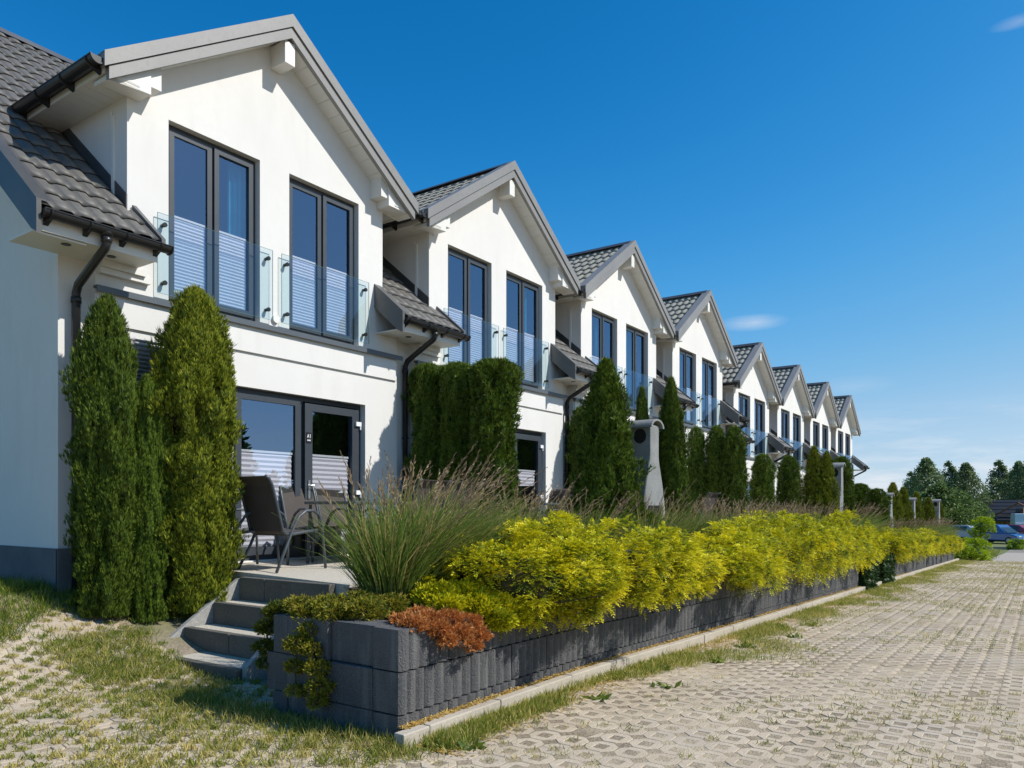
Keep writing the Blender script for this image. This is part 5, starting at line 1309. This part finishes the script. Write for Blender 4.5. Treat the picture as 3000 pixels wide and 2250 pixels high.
# local +x away from the camera, +y to the left
m = MB(); m.box(-3, 4, -5.2, 3.6, -.2, 2.5); m.build('wall', wallm2, chal)
m = MB()
for s_ in (-1, 1):
    m2 = MB(); slope = [(0, 4.7), (s_ * 4.9, 1.95), (s_ * 4.9, 1.75), (0, 4.5)]
    m2.prism([(x, z) for x, z in slope], 'y', -2.6, 4.3); m2.build('roof', croof, chal)
for q in range(5):
    m = MB(); zz = 2.35 + q * .5; xx = -4.9 * (4.7 - zz) / 2.75; m.box(xx - .03, xx + .03, -2.6, 4.3, zz - .02, zz + .05); m.build('roof_course', mat('roof_course', (.05, .052, .06), .6), chal)
m = MB(); m.prism([(-3.0, 2.5), (3.2, 2.5), (0, 4.45)], 'y', -2.4, -2.2); m.build('gable_front', wood, chal)
for y0, y1, z0 in ((-2.2, -3.6, 0),):
    m = MB()
    m.prism([(-2.6, 4.35), (-2.6, 4.15), (.6, 2.2), (.6, 2.4)], 'x', -4.3, -3.9); m.build('barge', wood, chal)
m = MB(); m.prism([(-2.6, 4.35), (-2.6, 4.15), (-5.8, 2.2), (-5.8, 2.4)], 'x', -4.3, -3.9); m.build('barge', wood, chal)
m = MB(); m.box(-4.2, -3.0, -5.4, -.6, 1.75, 1.95); m.build('balcony', wood, chal)
for q in range(8): m = MB(); m.box(-4.2, -4.12, -5.35 + q * .66, -5.27 + q * .66, 1.95, 2.6); m.build('baluster', wood, chal)
m = MB(); m.box(-4.22, -4.10, -5.4, -.6, 2.6, 2.7); m.build('handrail', wood, chal)
for q in (-4.8, -3.0, -1.0): m = MB(); m.box(-4.15, -4.0, q - .08, q + .08, -.2, 1.75); m.build('post', wood, chal)
m = MB(); m.box(-3.06, -3.0, -2.9, -2.0, 2.7, 3.5); m.build('window', mat('far_glass', (.10, .11, .12), .1), chal)
# ---- cars
def car(name, label, loc, rz, paint, Lc, Wc, Hc, van=False):
    root = thing(name, label, 'van' if van else 'car', loc, rz)
    g = mat('car_glass', (.03, .045, .055), .05); tyre = mat('tyre', (.015, .015, .015), .8); rim = mat('rim', (.35, .35, .36), .3, metal=.7)
    pm = mat(name + '_' + label[:8], paint, .25, coat=.6)
    h = Lc / 2
    if van: low = [(-h, .30), (-h, Hc * .62), (h * .55, Hc * .62), (h * .80, Hc * .52), (h * .98, Hc * .44), (h, .30)]; top = [(-h, Hc * .62), (-h * .99, Hc), (h * .42, Hc), (h * .72, Hc * .62)]
    else: low = [(-h, .30), (-h * 1.0, .62), (-h * .96, .92), (h * .42, .92), (h * .80, .80), (h * .97, .66), (h, .46), (h * .98, .30)]; top = [(-h * .95, .92), (-h * .80, Hc * .97), (-h * .3, Hc), (h * .10, Hc * .97), (h * .50, .90)]
    def loft(mb, pr, w0, w1, zref0, zref1):
        n = len(pr); v = []
        for s_ in (-1, 1):
            for x, z in pr:
                k = np.clip((z - zref0) / max(.01, zref1 - zref0), 0, 1); v.append((x, s_ * (w0 * (1 - k) + w1 * k), z))
        f = [tuple(range(n)), tuple(reversed(range(n, 2 * n)))] + [((i + 1) % n, i, i + n, (i + 1) % n + n) for i in range(n)]
        mb.add(v, f)
    m = MB(); loft(m, low, Wc / 2, Wc / 2 * .95, .6, 1.0); m.build('body', pm, root, bevel=.06)
    m = MB(); loft(m, top, Wc / 2 * .93, Wc / 2 * .72, .9, Hc); m.build('cabin', pm, root, bevel=.05)
    z0, z1 = (.96, Hc * .92) if not van else (Hc * .66, Hc * .92)
    for s_ in (-1, 1):
        m = MB(); yy = s_ * Wc / 2 * .90; y2 = s_ * Wc / 2 * .765
        xs = [(-h * .78, -h * .36), (-h * .33, h * .06)] if not van else [(h * .05, h * .42)]
        for a, b_ in xs:
            m = MB(); q = [(a, yy * 1.02, z0), (b_ + .12, yy * 1.02, z0), (b_, y2 * 1.03, z1), (a + .08, y2 * 1.03, z1)]
            m.quad(*(q if s_ < 0 else q[::-1])); m.build('side_window', g, root)
        for x in (-h * .62, h * .62):
            m = MB(); m.tube([(x, s_ * (Wc / 2 - .20), .31), (x, s_ * (Wc / 2 + .01), .31)], .31, 16); w_ = m.build('wheel', tyre, root)
            m = MB(); m.tube([(x, s_ * (Wc / 2), .31), (x, s_ * (Wc / 2 + .02), .31)], .19, 12); m.build('rim', rim, w_)
        m = MB(); m.box(h * .86, h * .985, min(s_ * .45, s_ * .75), max(s_ * .45, s_ * .75), .62, .72); m.build('headlight', mat('lamp', (.7, .7, .7), .15), root)
    a, b_ = (h * .12, h * .51) if not van else (h * .43, h * .70); w0, w1 = Wc / 2 * .80, Wc / 2 * .66
    m = MB(); m.quad((b_ + .015, -w0, z0), (b_ + .015, w0, z0), (a + .03, w1, z1), (a + .03, -w1, z1)); m.build('windscreen', g, root)
    m = MB(); m.box(h * .99, h * 1.01, -.26, .26, .40, .50); m.build('number_plate', mat('plate_pale', (.7, .7, .68), .5), root)
    m = MB(); m.box(-h * .99, h * .98, -Wc / 2 * .9, Wc / 2 * .9, .18, .34); m.build('underbody', tyre, root)
    return root
x, y = far(2930, 66); car('parked_car', 'blue metallic people carrier parked beyond the lawn', (x, y, GZ), -2.15, (.03, .10, .28), 4.4, 1.8, 1.66)
x, y = far(2992, 70); car('parked_car', 'dark red car next to the blue one, cut off by the picture edge', (x, y, GZ), -2.1, (.25, .015, .03), 4.4, 1.8, 1.55)
x, y = far(2845, 72); car('parked_car', 'silver car mostly hidden by the small lime tree', (x, y, GZ), -2.2, (.35, .37, .42), 4.2, 1.75, 1.45)
x, y = far(3052, 78); car('delivery_van', 'pale white van standing behind the red car', (x, y, GZ), -1.3, (.62, .68, .72), 5.2, 2.0, 2.5, True)
# ---- lime shrubs, small tree, path
LS = shrub_proto('lime_shrub', .80, .70, .48, 40, .22, 40, .12, limem, nb=4, seed=95, t0=.2, t1=.8)
x, y = xat(2848, 2.72), 2.72
place(LS, 'bright lime green shrub at the far end of the wall', (x, y, float(zg(x, y)) - .02), 1.0, 1.05, .3, None, cat='shrub')
place(LS, 'small dark green bush behind the lime shrub', (x + 2.4, 2.75, float(zg(x + 2.4, 2.7)) - .02), .6, .62, 1.3, None, cat='shrub')
LT = shrub_proto('lime_tree', .62, .62, .55, 30, .20, 36, .13, limem, nb=4, seed=96, t0=.3, t1=.9, zc=1.55, low=-.9)
LT.name = 'small_tree'
place(LT, 'small ball-headed lime tree in front of the parked cars', (xat(2868, 3.1) - 1, 2.95, float(zg(46, 3)) - .1), 1.0, 1.0, 0, None, cat='tree')
m = MB(); m.tube([(0, 0, -.1), (0, 0, 1.3)], .035, 8); m.build('trunk', bark, LT)
RB = shrub_proto('round_bush', .42, .42, .34, 24, .12, 30, .10, limem, nb=4, seed=97, t0=.05, t1=.5, zc=.30)
x, y = far(2977, 56); place(RB, 'round clipped bush at the corner of the lawn by the cars', (x, y, float(zg(x, y))), 1.3, 1.2, 0, None, cat='shrub')
x, y = far(2945, 57); m = MB(); m.box(-1.6, 1.6, -.12, .12, -.1, .16); o = m.build('low_wall', slabm); o.location = (x, y + .3, float(zg(x, y))); o.rotation_euler = (0, 0, -1.45); tag(o, 'low pale stone edging of the lawn before the cars', 'wall')
pthm = mat('path_concrete', (.40, .335, .265), .9, noise=(.8, (.36, .33, .29), .4, .7), bump=(40, .4, .01))
pth = thing('path', None, None, (0, 0, 0)); tag(pth, kind='structure')
for i in range(14):
    x0 = 43.3 + i * 1.75; m = MB(); yy = lambda q: 1.55 - .012 * (q - 43)
    a = 1.02; z_ = float(zg(x0 + .85, 0)) + .03
    m.add([(x0, yy(x0) - 1.6, z_), (x0 + 1.70, yy(x0) - 1.6, z_ - .03), (x0 + 1.70, yy(x0) + a - .4, z_ - .03), (x0, yy(x0) + a - .4, z_)], [(0, 1, 2, 3)])
    m.v += [(p[0], p[1], p[2] - .1) for p in m.v[:4]]; m.f += [(0, 4, 5, 1), (1, 5, 6, 2), (2, 6, 7, 3), (3, 7, 4, 0)]
    m.build('path_slab', pthm, pth)
n = 2600; rng = np.random.default_rng(99); X = rng.uniform(43.2, 66, n); Y = rng.uniform(2.0, 7.5, n) + (X - 43) * .02
g = tufts(np.stack([X, Y, zg(X, Y)], 1), .06, .13, 8, lawnm, 'grass', .15, .55, 98, .12, .02); tag(g, 'mown lawn between the path and the parked cars', 'grass', kind='stuff')
